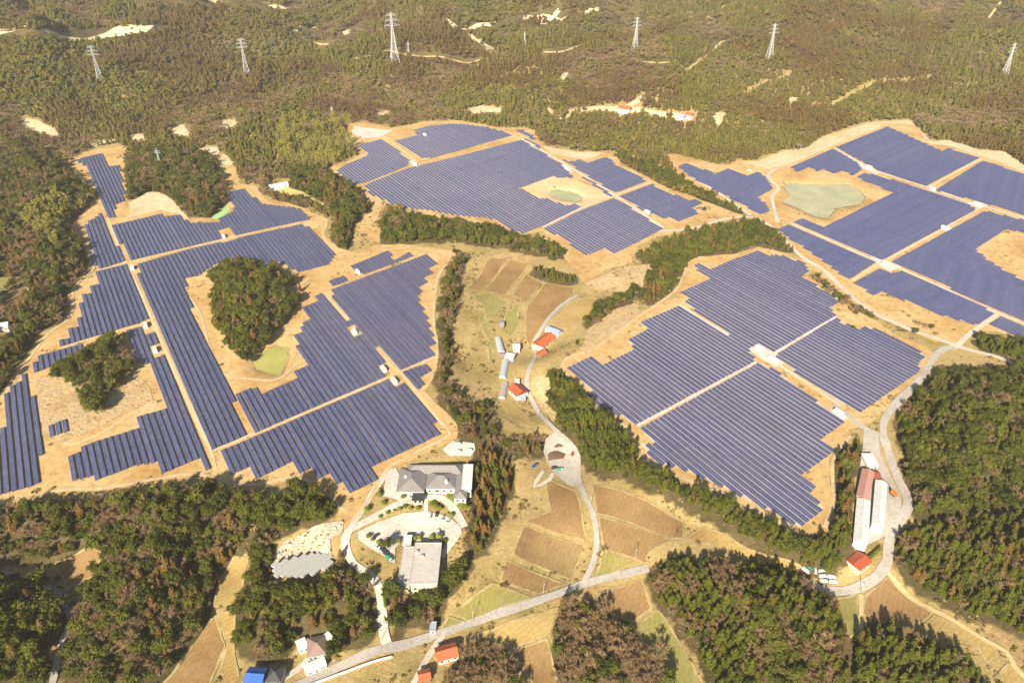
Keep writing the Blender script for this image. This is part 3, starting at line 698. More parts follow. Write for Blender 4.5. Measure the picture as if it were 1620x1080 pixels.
def water_mat(name, c):
    m, nt, b = new_mat(name)
    p = coords(nt)
    col = ramp(nt, noise(nt, .05, 3, .5, p), [(.3, tuple(x * .85 for x in c)), (.7, tuple(min(1, x * 1.1) for x in c))])
    nt.links.new(col, b.inputs["Base Color"]); b.inputs["Roughness"].default_value = .3; b.inputs["Specular IOR Level"].default_value = .2
    bp = nt.nodes.new("ShaderNodeBump"); bp.inputs["Strength"].default_value = .08; bp.inputs["Distance"].default_value = .1
    nt.links.new(noise(nt, 1.2, 3, .5, p), bp.inputs["Height"]); nt.links.new(bp.outputs[0], b.inputs["Normal"])
    return m
for (nm, poly, c, lab), q in zip(POND, pond_w):
    o = sheet(nm, q, water_mat(nm + "_water", c), 0, 8.0, 1.0, 4, flat=-1.2)
    o['label'] = lab
    ring = [tuple(a_) for a_ in wob(resample(q, 6.0), 1.0, 4)]; ribbon('muddy_bank', ring + [ring[0]], 1.5, M['mud'], .45, .7)

# edges of roads that are built up: pale kerb along the main road is part of it
def polyz(q, off): return [(x, y, float(TZ(x, y)) + off) for x, y in q]
# ------------------------------------------------------------------ mesh helper
class MB:
    def __init__(s): s.v = []; s.f = []; s.m = []
    def quad(s, a, b, c, d, mi=0):
        n = len(s.v); s.v += [a, b, c, d]; s.f.append((n, n + 1, n + 2, n + 3)); s.m.append(mi)
    def tri(s, a, b, c, mi=0):
        n = len(s.v); s.v += [a, b, c]; s.f.append((n, n + 1, n + 2)); s.m.append(mi)
    def box(s, x0, y0, z0, x1, y1, z1, mi=0):
        n = len(s.v)
        s.v += [(x0,y0,z0),(x1,y0,z0),(x1,y1,z0),(x0,y1,z0),(x0,y0,z1),(x1,y0,z1),(x1,y1,z1),(x0,y1,z1)]
        for f in ((0,3,2,1),(4,5,6,7),(0,1,5,4),(1,2,6,5),(2,3,7,6),(3,0,4,7)):
            s.f.append(tuple(n + i for i in f)); s.m.append(mi)
    def bar(s, a, b, w, w2=None, sides=4, mi=0):
        a = Vector(a); b = Vector(b); w2 = w if w2 is None else w2
        d_ = (b - a)
        if d_.length < 1e-6: return
        d_.normalize()
        u = d_.orthogonal().normalized(); v = d_.cross(u)
        n = len(s.v)
        for p, r in ((a, w), (b, w2)):
            for k in range(sides):
                t = 2 * math.pi * k / sides + .785
                s.v.append(tuple(p + (u * math.cos(t) + v * math.sin(t)) * r))
        for k in range(sides):
            k2 = (k + 1) % sides
            s.f.append((n + k, n + k2, n + sides + k2, n + sides + k)); s.m.append(mi)
        s.f.append(tuple(n + k for k in reversed(range(sides)))); s.m.append(mi)
        s.f.append(tuple(n + sides + k for k in range(sides))); s.m.append(mi)
    def prism(s, poly, z0, z1, mi=0):
        n = len(s.v); k = len(poly)
        s.v += [(x, y, z0) for x, y in poly] + [(x, y, z1) for x, y in poly]
        s.f.append(tuple(n + i for i in reversed(range(k)))); s.m.append(mi)
        s.f.append(tuple(n + k + i for i in range(k))); s.m.append(mi)
        for i in range(k):
            j = (i + 1) % k
            s.f.append((n + i, n + j, n + k + j, n + k + i)); s.m.append(mi)
    def mesh(s, name, mats, smooth=False):
        me = bpy.data.meshes.new(name)
        me.from_pydata([tuple(p) for p in s.v], [], s.f)
        for m_ in (mats if isinstance(mats, (list, tuple)) else [mats]): me.materials.append(m_)
        if any(s.m): me.polygons.foreach_set("material_index", s.m)
        if smooth: me.polygons.foreach_set("use_smooth", np.ones(len(me.polygons), bool))
        me.update()
        return me
    def build(s, name, mats, parent=None, smooth=False):
        return link(name, s.mesh(name, mats, smooth), None, parent)

def empty(name, loc, rz=0.0):
    o = bpy.data.objects.new(name, None); o.empty_display_size = .5
    COL.objects.link(o); o.location = loc; o.rotation_euler = (0, 0, rz)
    return o

def plain(name, c, rough=.6, spec=.3, metal=0.0, var=.08, scale=1.2):
    m, nt, b = new_mat(name)
    p = coords(nt)
    v = ramp(nt, noise(nt, scale, 4, .65, p), [(.25, tuple(max(0, x * (1 - var * 2)) for x in c)), (.75, tuple(min(1, x * (1 + var)) for x in c))])
    nt.links.new(v, b.inputs["Base Color"])
    b.inputs["Roughness"].default_value = rough; b.inputs["Specular IOR Level"].default_value = spec; b.inputs["Metallic"].default_value = metal
    return m

# photovoltaic glass: dark blue cells, pale frame lines, slight differences between modules
def pv_mat():
    m, nt, b = new_mat("photovoltaic_glass")
    uv = nt.nodes.new("ShaderNodeUVMap"); uv.uv_map = "UVMap"
    sep = nt.nodes.new("ShaderNodeSeparateXYZ"); nt.links.new(uv.outputs[0], sep.inputs[0])
    fx = math_n(nt, 'FRACT', math_n(nt, 'MULTIPLY', sep.outputs[0], 1.0)); fy = math_n(nt, 'FRACT', math_n(nt, 'MULTIPLY', sep.outputs[1], .6))
    lx = math_n(nt, 'LESS_THAN', fx, .055); ly = math_n(nt, 'LESS_THAN', fy, .035)
    line = math_n(nt, 'MAXIMUM', lx, ly)
    cell = nt.nodes.new("ShaderNodeTexWhiteNoise"); cell.noise_dimensions = '2D'
    cb = nt.nodes.new("ShaderNodeCombineXYZ")
    nt.links.new(math_n(nt, 'FLOOR', math_n(nt, 'MULTIPLY', sep.outputs[0], .25)), cb.inputs[0]); nt.links.new(math_n(nt, 'FLOOR', math_n(nt, 'MULTIPLY', sep.outputs[1], .6)), cb.inputs[1])
    oi = nt.nodes.new("ShaderNodeObjectInfo")
    nt.links.new(oi.outputs["Random"], cb.inputs[2])
    cell.noise_dimensions = '3D'
    nt.links.new(cb.outputs[0], cell.inputs["Vector"])
    base = ramp(nt, cell.outputs[0], [(0, (.038,.046,.118)), (.5, (.048,.057,.140)), (1, (.062,.070,.165))])
    big = ramp(nt, noise(nt, .012, 3, .5, coords(nt)), [(.35, (.85,.9,1.0)), (.65, (1.15,1.05,1.0))])  # broad tint painted into the base colour, standing in for uneven reflection
    base = mixc(nt, 1.0, base, big, 'MULTIPLY')
    base = mixc(nt, 1.0, base, ramp(nt, oi.outputs['Random'], [(0, (.82,.84,.88)), (.5, (1.0,1.0,1.0)), (1, (1.22,1.18,1.12))]), 'MULTIPLY')
    col = mixc(nt, line, base, (.34,.36,.42))
    nt.links.new(col, b.inputs["Base Color"])
    b.inputs["Roughness"].default_value = .22
    b.inputs["Specular IOR Level"].default_value = .75
    return m
M['pv'] = pv_mat()
M['galv'] = plain('galvanised_steel', (.42,.43,.45), .45, .5, .6)

ROW_AZ = math.atan2(-60 - CX, math.hypot(FPX, 750.0))
RD = np.array([math.sin(ROW_AZ), math.cos(ROW_AZ)]); RN = np.array([math.cos(ROW_AZ), -math.sin(ROW_AZ)])
TILT, CLEAR = R(12), .5
PW_OF = dict(A=3.1, B=3.1, C=3.1, D=3.15, E=3.3)
PITCH_OF = dict(A=4.4, B=4.45, C=4.7, D=4.7, E=4.7)
holes_w = [list(zip(*unproj([p[0] for p in h], [p[1] for p in h], 0.0))) for h in HOLE]

def spans(poly, s_):
    out = []
    n = len(poly)
    for i in range(n):
        a = np.array(poly[i]); c = np.array(poly[(i + 1) % n])
        sa, sc = a @ RN - s_, c @ RN - s_
        if (sa < 0) != (sc < 0):
            t = sa / (sa - sc); q = a + (c - a) * t
            out.append(q @ RD)
    out.sort()
    return [(out[i], out[i + 1]) for i in range(0, len(out) - 1, 2)]

def minus(iv, cut):
    for a, b in cut:
        nv = []
        for p, q in iv:
            if b <= p or a >= q: nv.append((p, q)); continue
            if a - p > 4: nv.append((p, a))
            if q - b > 4: nv.append((b, q))
        iv = nv
    return iv

rows = []      # (block index, order in block, s, t0, t1)
for bi, (nm, desc, poly) in enumerate(BLOCK):
    q = list(zip(*unproj([p[0] for p in poly], [p[1] for p in poly], 1.0)))
    ss = [np.array(p) @ RN for p in q]
    PITCH_M = PITCH_OF[nm[0]]
    k0, k1 = math.ceil((min(ss) + .4) / PITCH_M), math.floor((max(ss) - .4) / PITCH_M)
    for k in range(k0, k1 + 1):
        s_ = k * PITCH_M
        iv = spans(q, s_)
        for h in holes_w: iv = minus(iv, spans(h, s_))
        for j, (a, b_) in enumerate(iv):
            a = a - .4 + rng.uniform(0, .5); b_ = b_ + .4 - rng.uniform(0, .5)
            if b_ - a < 4: continue
            rows.append([bi, k - k0, j, len(iv), s_ + rng.normal(0, .05), a, b_])

def row_shape(s_, a, b_, org, farm='A'):
    PW = PW_OF[farm]; PWH = PW * math.cos(TILT)
    """panel slab and posts of one row, relative to org"""
    n = max(1, int((b_ - a) / 8.0))
    t = np.linspace(a, b_, n + 1)
    slab = MB(); uvs = []
    lo = s_ - PWH / 2; hi = s_ + PWH / 2
    pl = RD[None, :] * t[:, None] + RN * lo; ph = RD[None, :] * t[:, None] + RN * hi
    pc = RD[None, :] * t[:, None] + RN * s_
    zc = TZ(pc[:, 0], pc[:, 1]) + .25
    zl = zc + CLEAR; zh = zl + PW * math.sin(TILT)
    th = .06
    V = []
    for i in range(n + 1):
        V += [(pl[i, 0] - org[0], pl[i, 1] - org[1], zl[i] - org[2]), (ph[i, 0] - org[0], ph[i, 1] - org[1], zh[i] - org[2]),
              (ph[i, 0] - org[0], ph[i, 1] - org[1], zh[i] - th - org[2]), (pl[i, 0] - org[0], pl[i, 1] - org[1], zl[i] - th - org[2])]
    slab.v = V
    UV = []
    for i in range(n):
        p = 4 * i; r = p + 4
        slab.f += [(p, p + 1, r + 1, r), (p + 3, r + 3, r + 2, p + 2), (p, r, r + 3, p + 3), (p + 1, p + 2, r + 2, r + 1)]
        u0, u1 = t[i] - a, t[i + 1] - a
        UV += [(u0, 0), (u0, PW), (u1, PW), (u1, 0)] + [(u0 + .5, .5)] * 12
    slab.f += [(0, 3, 2, 1), (4 * n, 4 * n + 1, 4 * n + 2, 4 * n + 3)]
    UV += [(.5, .5)] * 8
    slab.m = [0] * len(slab.f)
    post = MB()
    step = max(1, int(round(n / max(1, (b_ - a) / 8.0))))
    for i in range(0, n + 1, step):
        tt = min(max(t[i], a + .4), b_ - .4)
        for f, zt in ((-.32, CLEAR + .18 * PW * math.sin(TILT)), (.32, CLEAR + .82 * PW * math.sin(TILT))):
            q = RD * tt + RN * (s_ + f * PWH)
            x, y = q - org[:2]; z0 = zc[i] - .6 - org[2]
            post.box(x - .07, y - .07, z0, x + .07, y + .07, zc[i] + zt - .05 - org[2])
        q0 = RD * tt + RN * (s_ - .46 * PWH) - org[:2]; q1 = RD * tt + RN * (s_ + .46 * PWH) - org[:2]
        post.bar((q0[0], q0[1], zl[i] - .14 - org[2]), (q1[0], q1[1], zh[i] - .14 - org[2]), .07)
    return slab, post, UV

def add_uv(me, UV):
    l = me.uv_layers.new(name="UVMap")
    l.data.foreach_set("uv", np.array(UV, np.float32).ravel())

# pale weed sheet and gravel between the rows of the newer farms
for nm, desc, poly in BLOCK:
    if nm[0] in 'CDE':
        sheet('gravel_ground', list(zip(*unproj([q[0] for q in poly], [q[1] for q in poly], 0.0))), M['rowgravel'], .34, 9.0, .3, 12)
# how large each row shows in the picture decides which are single objects
def row_px(r):
    c = RD * (r[5] + r[6]) / 2 + RN * r[4]
    u, v, dep = project(c[0], c[1], 1.0)
    shown = 1.0 if (-40 < u < 1660 and -40 < v < 1120) else .01
    return (r[6] - r[5]) * 3 * (FPX / dep) ** 2 * shown
ABC = [i for i, r in enumerate(rows) if BLOCK[r[0]][0][0] in 'ABC']
order = sorted(ABC, key=lambda i: -row_px(rows[i]))
SINGLE = set(order[:320])
print("solar rows", len(rows), "in A-C", len(ABC))
ORD = ['first','second','third','fourth','fifth','sixth','seventh','eighth','ninth','tenth','eleventh','twelfth','thirteenth','fourteenth','fifteenth','sixteenth','seventeenth','eighteenth','nineteenth','twentieth']
TENS = {20:'twenty',30:'thirty',40:'forty',50:'fifty',60:'sixty',70:'seventy'}
TENTH = {20:'twentieth',30:'thirtieth',40:'fortieth',50:'fiftieth',60:'sixtieth',70:'seventieth'}
def ordinal(n):
    if n <= 20: return ORD[n - 1]
    if n % 10 == 0: return TENTH[n]
    return TENS[n // 10 * 10] + '-' + ORD[n % 10 - 1]

# order from the left inside each block
per_block = {}
for i, r in enumerate(rows): per_block.setdefault(r[0], []).append(i)
FARM = {'A': 'solar rows of the west farm', 'B': 'solar rows of the central blocks', 'C': 'solar rows of the south farm'}
rest = {}
for bi, ids in per_block.items():
    nm, desc, poly = BLOCK[bi]
    ks = sorted({rows[i][1] for i in ids})
    for i in ids:
        r = rows[i]
        if i not in SINGLE:
            rest.setdefault(nm[0], []).append(i); continue
        c = RD * (r[5] + r[6]) / 2 + RN * r[4]
        org = np.array([c[0], c[1], float(TZ(c[0], c[1]))])
        slab, post, UV = row_shape(r[4], r[5], r[6], org, nm[0])
        e = empty("solar_panel_row", tuple(org))
        same = [j for j in ids if rows[j][1] == r[1]]
        part_ = ''
        if len(same) > 1:
            same.sort(key=lambda j: rows[j][5]); w_ = same.index(i)
            part_ = (', near part', ', middle part', ', far part')[0 if w_ == 0 else (2 if w_ == len(same) - 1 else 1)]
        tag(e, f"{ordinal(ks.index(r[1]) + 1)} solar row from left{part_}, {desc}", "solar panels", FARM[nm[0]])
        me = slab.mesh("panel_table", M['pv']); add_uv(me, UV); link("panel_table", me, None, e)
        tag(post.build("support_frame", M['galv'], e), kind='stuff')
farm_words = {'A': 'remaining blue solar panel rows of the west farm', 'B': 'remaining blue solar panel rows of the central blocks', 'C': 'remaining blue solar panel rows of the south farm',
              'D': 'dense blue solar panel rows of the north farm round the small pond', 'E': 'dense blue solar panel rows of the east farm beside the wide pond'}
for key, ids in rest.items():
    S = MB(); P_ = MB(); UVs = []
    for i in ids:
        r = rows[i]
        slab, post, UV = row_shape(r[4], r[5], r[6], np.zeros(3), key)
        n = len(S.v); S.v += slab.v; S.f += [tuple(x + n for x in f) for f in slab.f]; UVs += UV
        if key in 'ABC':
            n = len(P_.v); P_.v += post.v; P_.f += [tuple(x + n for x in f) for f in post.f]
    S.m = [0] * len(S.f); P_.m = [0] * len(P_.f)
    me = S.mesh("solar_panel_rows", M['pv']); add_uv(me, UVs)
    o = tag(link("solar_panel_rows", me), farm_words[key], "solar panels", None, 'stuff')
    if P_.f: tag(P_.build("support_frame", M['galv'], o), kind='stuff')
# ------------------------------------------------------------------ trees
def leaf_mat(name, stops, patch=None, rough=.85, vary=.45, thin=.25):
    m, nt, b = new_mat(name)
    oi = nt.nodes.new("ShaderNodeObjectInfo")
    col = ramp(nt, oi.outputs["Random"], stops)
    if patch:
        pn = noise(nt, .0045, 4, .6, oi.outputs["Location"])
        col = mixc(nt, ramp(nt, pn, [(.47, (0,0,0)), (.58, (.9,.9,.9))]), col, ramp(nt, oi.outputs["Random"], patch))
    p = coords(nt)
    v = ramp(nt, noise(nt, .55, 4, .7, p), [(.25, (1 - vary,) * 3), (.75, (1 + vary,) * 3)])
    col = mixc(nt, 1.0, col, v, 'MULTIPLY')
    nt.links.new(col, b.inputs["Base Color"])
    b.inputs["Roughness"].default_value = rough; b.inputs["Specular IOR Level"].default_value = .15
    tr = nt.nodes.new("ShaderNodeBsdfTranslucent"); nt.links.new(col, tr.inputs[0])
    mx = nt.nodes.new("ShaderNodeMixShader"); mx.inputs[0].default_value = thin
    nt.links.new(b.outputs[0], mx.inputs[1]); nt.links.new(tr.outputs[0], mx.inputs[2])
    nt.links.new(mx.outputs[0], nt.nodes["Material Output"].inputs[0])
    return m

M['leaf_broad'] = leaf_mat('evergreen_leaves', [(0,(0.048,0.060,0.009)),(.25,(0.082,0.088,0.010)),(.5,(0.113,0.116,0.014)),(.75,(0.071,0.077,0.013)),(1,(0.142,0.134,0.020))])
M['leaf_cedar'] = leaf_mat('cedar_needles', [(0,(0.057,0.068,0.009)),(.3,(0.093,0.102,0.011)),(.6,(0.114,0.118,0.014)),(.85,(0.120,0.107,0.015)),(1,(0.125,0.092,0.015))])
M['leaf_brown'] = leaf_mat('rusty_cedar_needles', [(0,(0.150,0.084,0.023)),(.4,(0.191,0.108,0.030)),(.7,(0.145,0.108,0.030)),(1,(0.224,0.131,0.040))])
M['leaf_bamboo'] = leaf_mat('bamboo_leaves', [(0,(.23,.21,.040)),(.5,(.30,.26,.055)),(1,(.26,.25,.06))])
M['twig'] = leaf_mat('bare_twigs', [(0,(0.259,0.166,0.083)),(.4,(0.360,0.236,0.119)),(.7,(0.302,0.206,0.108)),(1,(0.403,0.279,0.144))], vary=.3, thin=.4)
M['far_broad'] = leaf_mat('hill_leaves', [(0,(0.097,0.097,0.018)),(.3,(0.152,0.138,0.024)),(.55,(0.121,0.116,0.024)),(.8,(0.202,0.162,0.033)),(1,(0.161,0.143,0.031))], [(0,(0.137,0.070,0.022)),(.5,(0.113,0.087,0.022)),(1,(0.161,0.100,0.031))])
M['far_bare'] = leaf_mat('hill_twigs', [(0,(0.220,0.148,0.083)),(.5,(0.287,0.198,0.113)),(1,(0.331,0.236,0.137))], [(0,(0.134,0.065,0.032)),(1,(0.147,0.089,0.049))], vary=.3)
M['bark'] = plain('bark', (.13,.095,.065), .95, .1, 0, .2, 2.0)
M['bark_pale'] = plain('pale_bark', (.22,.18,.14), .95, .1, 0, .2, 2.0)

def rv(): 
    z = random.uniform(-1, 1); t = random.uniform(0, 2 * math.pi); r = math.sqrt(1 - z * z)
    return Vector((r * math.cos(t), r * math.sin(t), z))

def ico(mb, c, r, jit, sub=1):
    bm = bmesh.new(); bmesh.ops.create_icosphere(bm, subdivisions=sub, radius=1.0)
    n = len(mb.v)
    for v in bm.verts:
        k = 1 + random.uniform(-jit, jit)
        mb.v.append((c[0] + v.co.x * r[0] * k, c[1] + v.co.y * r[1] * k, c[2] + v.co.z * r[2] * k))
    bm.verts.index_update()
    for f in bm.faces: mb.f.append(tuple(n + v.index for v in f.verts)); mb.m.append(0)
    bm.free()

def card(mb, p, nrm, s):
    nrm = (nrm + rv() * .7).normalized()
    u = nrm.orthogonal().normalized(); w_ = nrm.cross(u)
    a = random.uniform(0, 6.28); u, w_ = u * math.cos(a) + w_ * math.sin(a), w_ * math.cos(a) - u * math.sin(a)
    l = s * random.uniform(.6, 1.2); k = s * random.uniform(.45, .8)
    mb.quad(tuple(p - u * l), tuple(p - w_ * k + nrm * .1 * s), tuple(p + u * l), tuple(p + w_ * k - nrm * .15 * s))

def broad(seed, lobes, cards, cs, h=9.0, sub=1):
    random.seed(seed)
    mb = MB(); L = []
    L.append((Vector((0, 0, h * .62)), Vector((2.5, 2.5, 2.7))))
    for i in range(lobes):
        a = i * 2.4 + random.uniform(-.4, .4); rr = random.uniform(1.2, 2.6)
        r_ = random.uniform(1.15, 2.0)
        L.append((Vector((math.cos(a) * rr, math.sin(a) * rr, h * random.uniform(.38, .86))), Vector((r_, r_, r_ * random.uniform(.75, 1.05)))))
    for c, r_ in L: ico(mb, c, r_ * .74, .2, sub)
    tot = sum(r_.x ** 2 for c, r_ in L)
    for c, r_ in L:
        for k in range(int(cards * r_.x ** 2 / tot)):
            n = rv()
            if n.z < -.5: n.z = -n.z
            p = c + Vector((n.x * r_.x, n.y * r_.y, n.z * r_.z)) * random.uniform(.72, 1.28)
            card(mb, p, n, cs)
    return mb

def conifer(seed, levels, per, h=11.0, rad=2.3, core=True):
    random.seed(seed)
    mb = MB()
    if core:
        n0 = len(mb.v); k = 7
        for j, (z, r_) in enumerate(((.14, .70), (.4, .76), (.74, .58), (.97, .08))):
            for i in range(k):
                a = 6.283 * i / k + j * .4; q = r_ * rad * random.uniform(.75, 1.1)
                mb.v.append((math.cos(a) * q, math.sin(a) * q, z * h))
        for j in range(3):
            for i in range(k):
                i2 = (i + 1) % k
                mb.f.append((n0 + j * k + i, n0 + j * k + i2, n0 + (j + 1) * k + i2, n0 + (j + 1) * k + i)); mb.m.append(0)
    for j in range(levels):
        z = .10 + .88 * j / (levels - 1)
        r_ = rad * (1 - z ** 2.4) ** .8 * 1.0 * random.uniform(.88, 1.1) + .15
        for i in range(max(4, int(per * (1 - z * .55)))):
            a = random.uniform(0, 6.283); q = r_ * random.uniform(.75, 1.12)
            o = Vector((math.cos(a), math.sin(a), 0)); s_ = Vector((-o.y, o.x, 0))
            root = o * (q * .25) + Vector((0, 0, z * h + .25)); tip = o * q + Vector((0, 0, z * h - q * random.uniform(.15, .5)))
            mid = (root + tip) * .5 + Vector((0, 0, .22)); wd = q * random.uniform(.22, .36) + .1
            mb.quad(tuple(root), tuple(mid - s_ * wd), tuple(tip), tuple(mid + s_ * wd))
    mb.tri((-.3, 0, h * .92), (.3, .05, h * .92), (0, 0, h * 1.02)); mb.tri((0, -.3, h * .92), (.05, .3, h * .92), (0, 0, h * 1.02))
    return mb

def bare(seed, twigs, h=9.0, tw=.10):
    random.seed(seed)
    mb = MB(); limbs = MB()
    tips = []
    limbs.bar((0, 0, -.5), (0, 0, h * .38), .20, .14, 5)
    for i in range(8):
        a = i * 2.4 + random.uniform(-.4, .4); e = random.uniform(.45, 1.2)
        d_ = Vector((math.cos(a) * math.cos(e), math.sin(a) * math.cos(e), math.sin(e)))
        b0 = Vector((0, 0, h * random.uniform(.25, .4))); b1 = b0 + d_ * h * random.uniform(.26, .36)
        limbs.bar(b0, b1, .10, .05, 3)
        for j in range(3):
            d2 = (d_ + rv() * .75 + Vector((0, 0, .35))).normalized(); b2 = b1 + d2 * h * random.uniform(.12, .24)
            limbs.bar(b1 if j else b0.lerp(b1, .6), b2, .05, .02, 3)
            tips.append((b1, b2, d2))
    for k in range(twigs):
        b1, b2, d2 = random.choice(tips)
        o = b1.lerp(b2, random.uniform(.2, 1.05)) + rv() * .25
        dd = (d2 * .7 + rv()).normalized(); L_ = random.uniform(.6, 1.5)
        s_ = dd.orthogonal().normalized() * tw
        a = random.uniform(0, 6.28); s_ = Matrix.Rotation(a, 3, dd) @ s_
        e_ = o + dd * L_
        mb.tri(tuple(o - s_), tuple(o + s_), tuple(e_))
        f_ = (dd + rv() * .8).normalized(); mb.tri(tuple(o.lerp(e_, .5) - s_ * .7), tuple(o.lerp(e_, .5) + s_ * .7), tuple(o.lerp(e_, .5) + f_ * L_ * .55))
    return mb, limbs

def bamboo(seed, cards):
    random.seed(seed)
    mb = MB(); cs = MB()
    for i in range(9):
        a = random.uniform(0, 6.28); r_ = random.uniform(.1, 1.5); h = random.uniform(8, 11)
        b0 = Vector((math.cos(a) * r_, math.sin(a) * r_, 0)); lean = Vector((math.cos(a), math.sin(a), 0)) * random.uniform(.3, 1.6)
        cs.bar(b0 - Vector((0, 0, .4)), b0 + lean * .4 + Vector((0, 0, h * .7)), .07, .04, 4)
        for k in range(cards // 9):
            t = random.uniform(.35, 1.0); c = b0 + lean * t * t + Vector((0, 0, h * t))
            n = rv(); n.z = abs(n.z)
            card(mb, c + rv() * (.25 + .75 * (1 - abs(t - .65) * 1.6)), n, .55)
    return mb, cs

def trunk(h, r_, lim=3, seed=0):
    random.seed(seed + 500)
    mb = MB(); mb.bar((0, 0, -.8), (0, 0, h), r_, r_ * .55, 6)
    for i in range(lim):
        a = i * 2.1; mb.bar((0, 0, h * .75), (math.cos(a) * 1.5, math.sin(a) * 1.5, h * 1.35), r_ * .5, r_ * .25, 4)
    return mb

def cedar(seed, cards, h=8.0, w=2.0, cs=.5, sub=1):
    random.seed(seed); mb = MB(); L = []
    n = 4; lean = random.uniform(-.25, .25)
    for j in range(n):
        t = j / (n - 1); r_ = w * (1 - .62 * t ** 1.3) * random.uniform(.88, 1.1)
        L.append((Vector((lean * t + random.uniform(-.25, .25), random.uniform(-.25, .25), h * (.25 + .58 * t))), Vector((r_, r_, h * .19))))
    for c, r_ in L: ico(mb, c, r_ * .84, .2, sub)
    tot = sum(r_.x for c, r_ in L)
    for c, r_ in L:
        for k in range(int(cards * r_.x / tot)):
            q = rv()
            if q.z < -.4: q.z = -q.z
            card(mb, c + Vector((q.x * r_.x, q.y * r_.y, q.z * r_.z)) * random.uniform(.85, 1.25), (q + Vector((0, 0, .3))).normalized(), cs)
    for a in range(5):
        t = a * 1.26; mb.tri((math.cos(t) * .4, math.sin(t) * .4, h * .86), (math.cos(t + 1) * .4, math.sin(t + 1) * .4, h * .86), (lean, 0, h * random.uniform(.98, 1.06)))
    return mb

# prototypes: kind -> list of (crown mesh, trunk mesh)
NEAR = {'broad': [], 'cedar': [], 'brown': [], 'bare': [], 'bamboo': []}
for s_ in range(7):
    NEAR['broad'].append((broad(s_, 8 + s_ % 4, 520, .5, random.uniform(7.6, 10)).mesh("evergreen_crown", M['leaf_broad']), trunk(5.0, .24, 4, s_).mesh("trunk", M['bark'])))
for s_ in range(7):
    NEAR['cedar'].append((cedar(20 + s_, 230, random.uniform(7, 9), random.uniform(1.7, 2.2)).mesh("cedar_crown", M['leaf_cedar']), trunk(6.6, .2, 0, s_).mesh("trunk", M['bark'])))
for s_ in range(4):
    NEAR['brown'].append((cedar(40 + s_, 240, random.uniform(8, 10), random.uniform(1.6, 2.0)).mesh("rusty_crown", M['leaf_brown']), trunk(7.8, .2, 0, s_).mesh("trunk", M['bark'])))
for s_ in range(5):
    a_, l_ = bare(60 + s_, 420, 9.0, .12)
    NEAR['bare'].append((a_.mesh("twig_crown", M['twig']), l_.mesh("trunk", M['bark_pale'])))
for s_ in range(3):
    a_, l_ = bamboo(80 + s_, 300)
    NEAR['bamboo'].append((a_.mesh("bamboo_crown", M['leaf_bamboo']), l_.mesh("culms", M['leaf_bamboo'])))

# which picture areas must stay free of trees
def pxpoly_of(q): return [(float(a), float(c)) for a, c in q]
FREE = [q for q in PAD.values()] + [q for k, q in FIELD] + CLEARING + [q for n_, k, q in YARD] + [q for n_, q, c, l in POND]
FREE_HARD = [q for n_, d_, q in BLOCK]
def road_px():
    out = []
    for nm, hw, q, key in ROAD + [('track', 4.0, q_, '') for q_ in TRACK_FAR]:
        x, y, z = G([p[0] for p in q], [p[1] for p in q])
        c = smooth_line(list(zip(x, y)), 5.0)
        out.append((c, hw))
    return out
ROADW = road_px()
def near_road(x, y, extra):
    bad = np.zeros(np.shape(x), bool)
    for c, hw in ROADW:
        lo = c.min(0) - 20; hi_ = c.max(0) + 20
        k = np.where((x > lo[0]) & (x < hi_[0]) & (y > lo[1]) & (y < hi_[1]) & ~bad)[0]
        if len(k) == 0: continue
        dd = np.full(len(k), 1e9)
        for p in c: dd = np.minimum(dd, np.hypot(x[k] - p[0], y[k] - p[1]))
        bad[k[dd < hw + extra]] = True
    return bad
BUILT = []      # footprints of buildings and the like in picture pixels, filled before planting
# ------------------------------------------------------------------ paints
PAINT = {}
def paint(key, c, rough=.55, spec=.3, metal=0, var=.08, scale=.8):
    PAINT[key] = plain(key, c, rough, spec, metal, var, scale)
    return PAINT[key]
for k_, c_ in dict(white_sheet=(.74,.74,.72), white_wall=(.66,.64,.60), grey_tile=(.235,.215,.205), pale_roof=(.56,.53,.48), red_sheet=(.46,.085,.035), orange_tile=(.52,.13,.045), rust_sheet=(.30,.075,.045),
                   pink_sheet=(.50,.27,.21), blue_sheet=(.045,.13,.46), dark_tile=(.06,.06,.065), brown_tile=(.27,.19,.16), cream_wall=(.58,.50,.38), timber=(.22,.14,.08), glass_dark=(.03,.04,.05),
                   concrete=(.42,.40,.38), slab_grey=(.40,.385,.365), blue_grey=(.36,.41,.48), purple_grey=(.30,.27,.30), steel_blue=(.28,.34,.42), mauve=(.42,.33,.44), green_paint=(.03,.30,.14), tyre=(.02,.02,.02),
                   charcoal=(.05,.05,.055), machine_orange=(.62,.17,.03), pylon_white=(.50,.52,.52), tarp_green=(.36,.55,.22), car_blue=(.03,.10,.42), car_silver=(.45,.46,.47), car_red=(.4,.04,.03), dirt=(.16,.095,.06)).items():
    paint(k_, c_)
PAINT['glass_dark'].node_tree.nodes["Principled BSDF"].inputs["Roughness"].default_value = .1

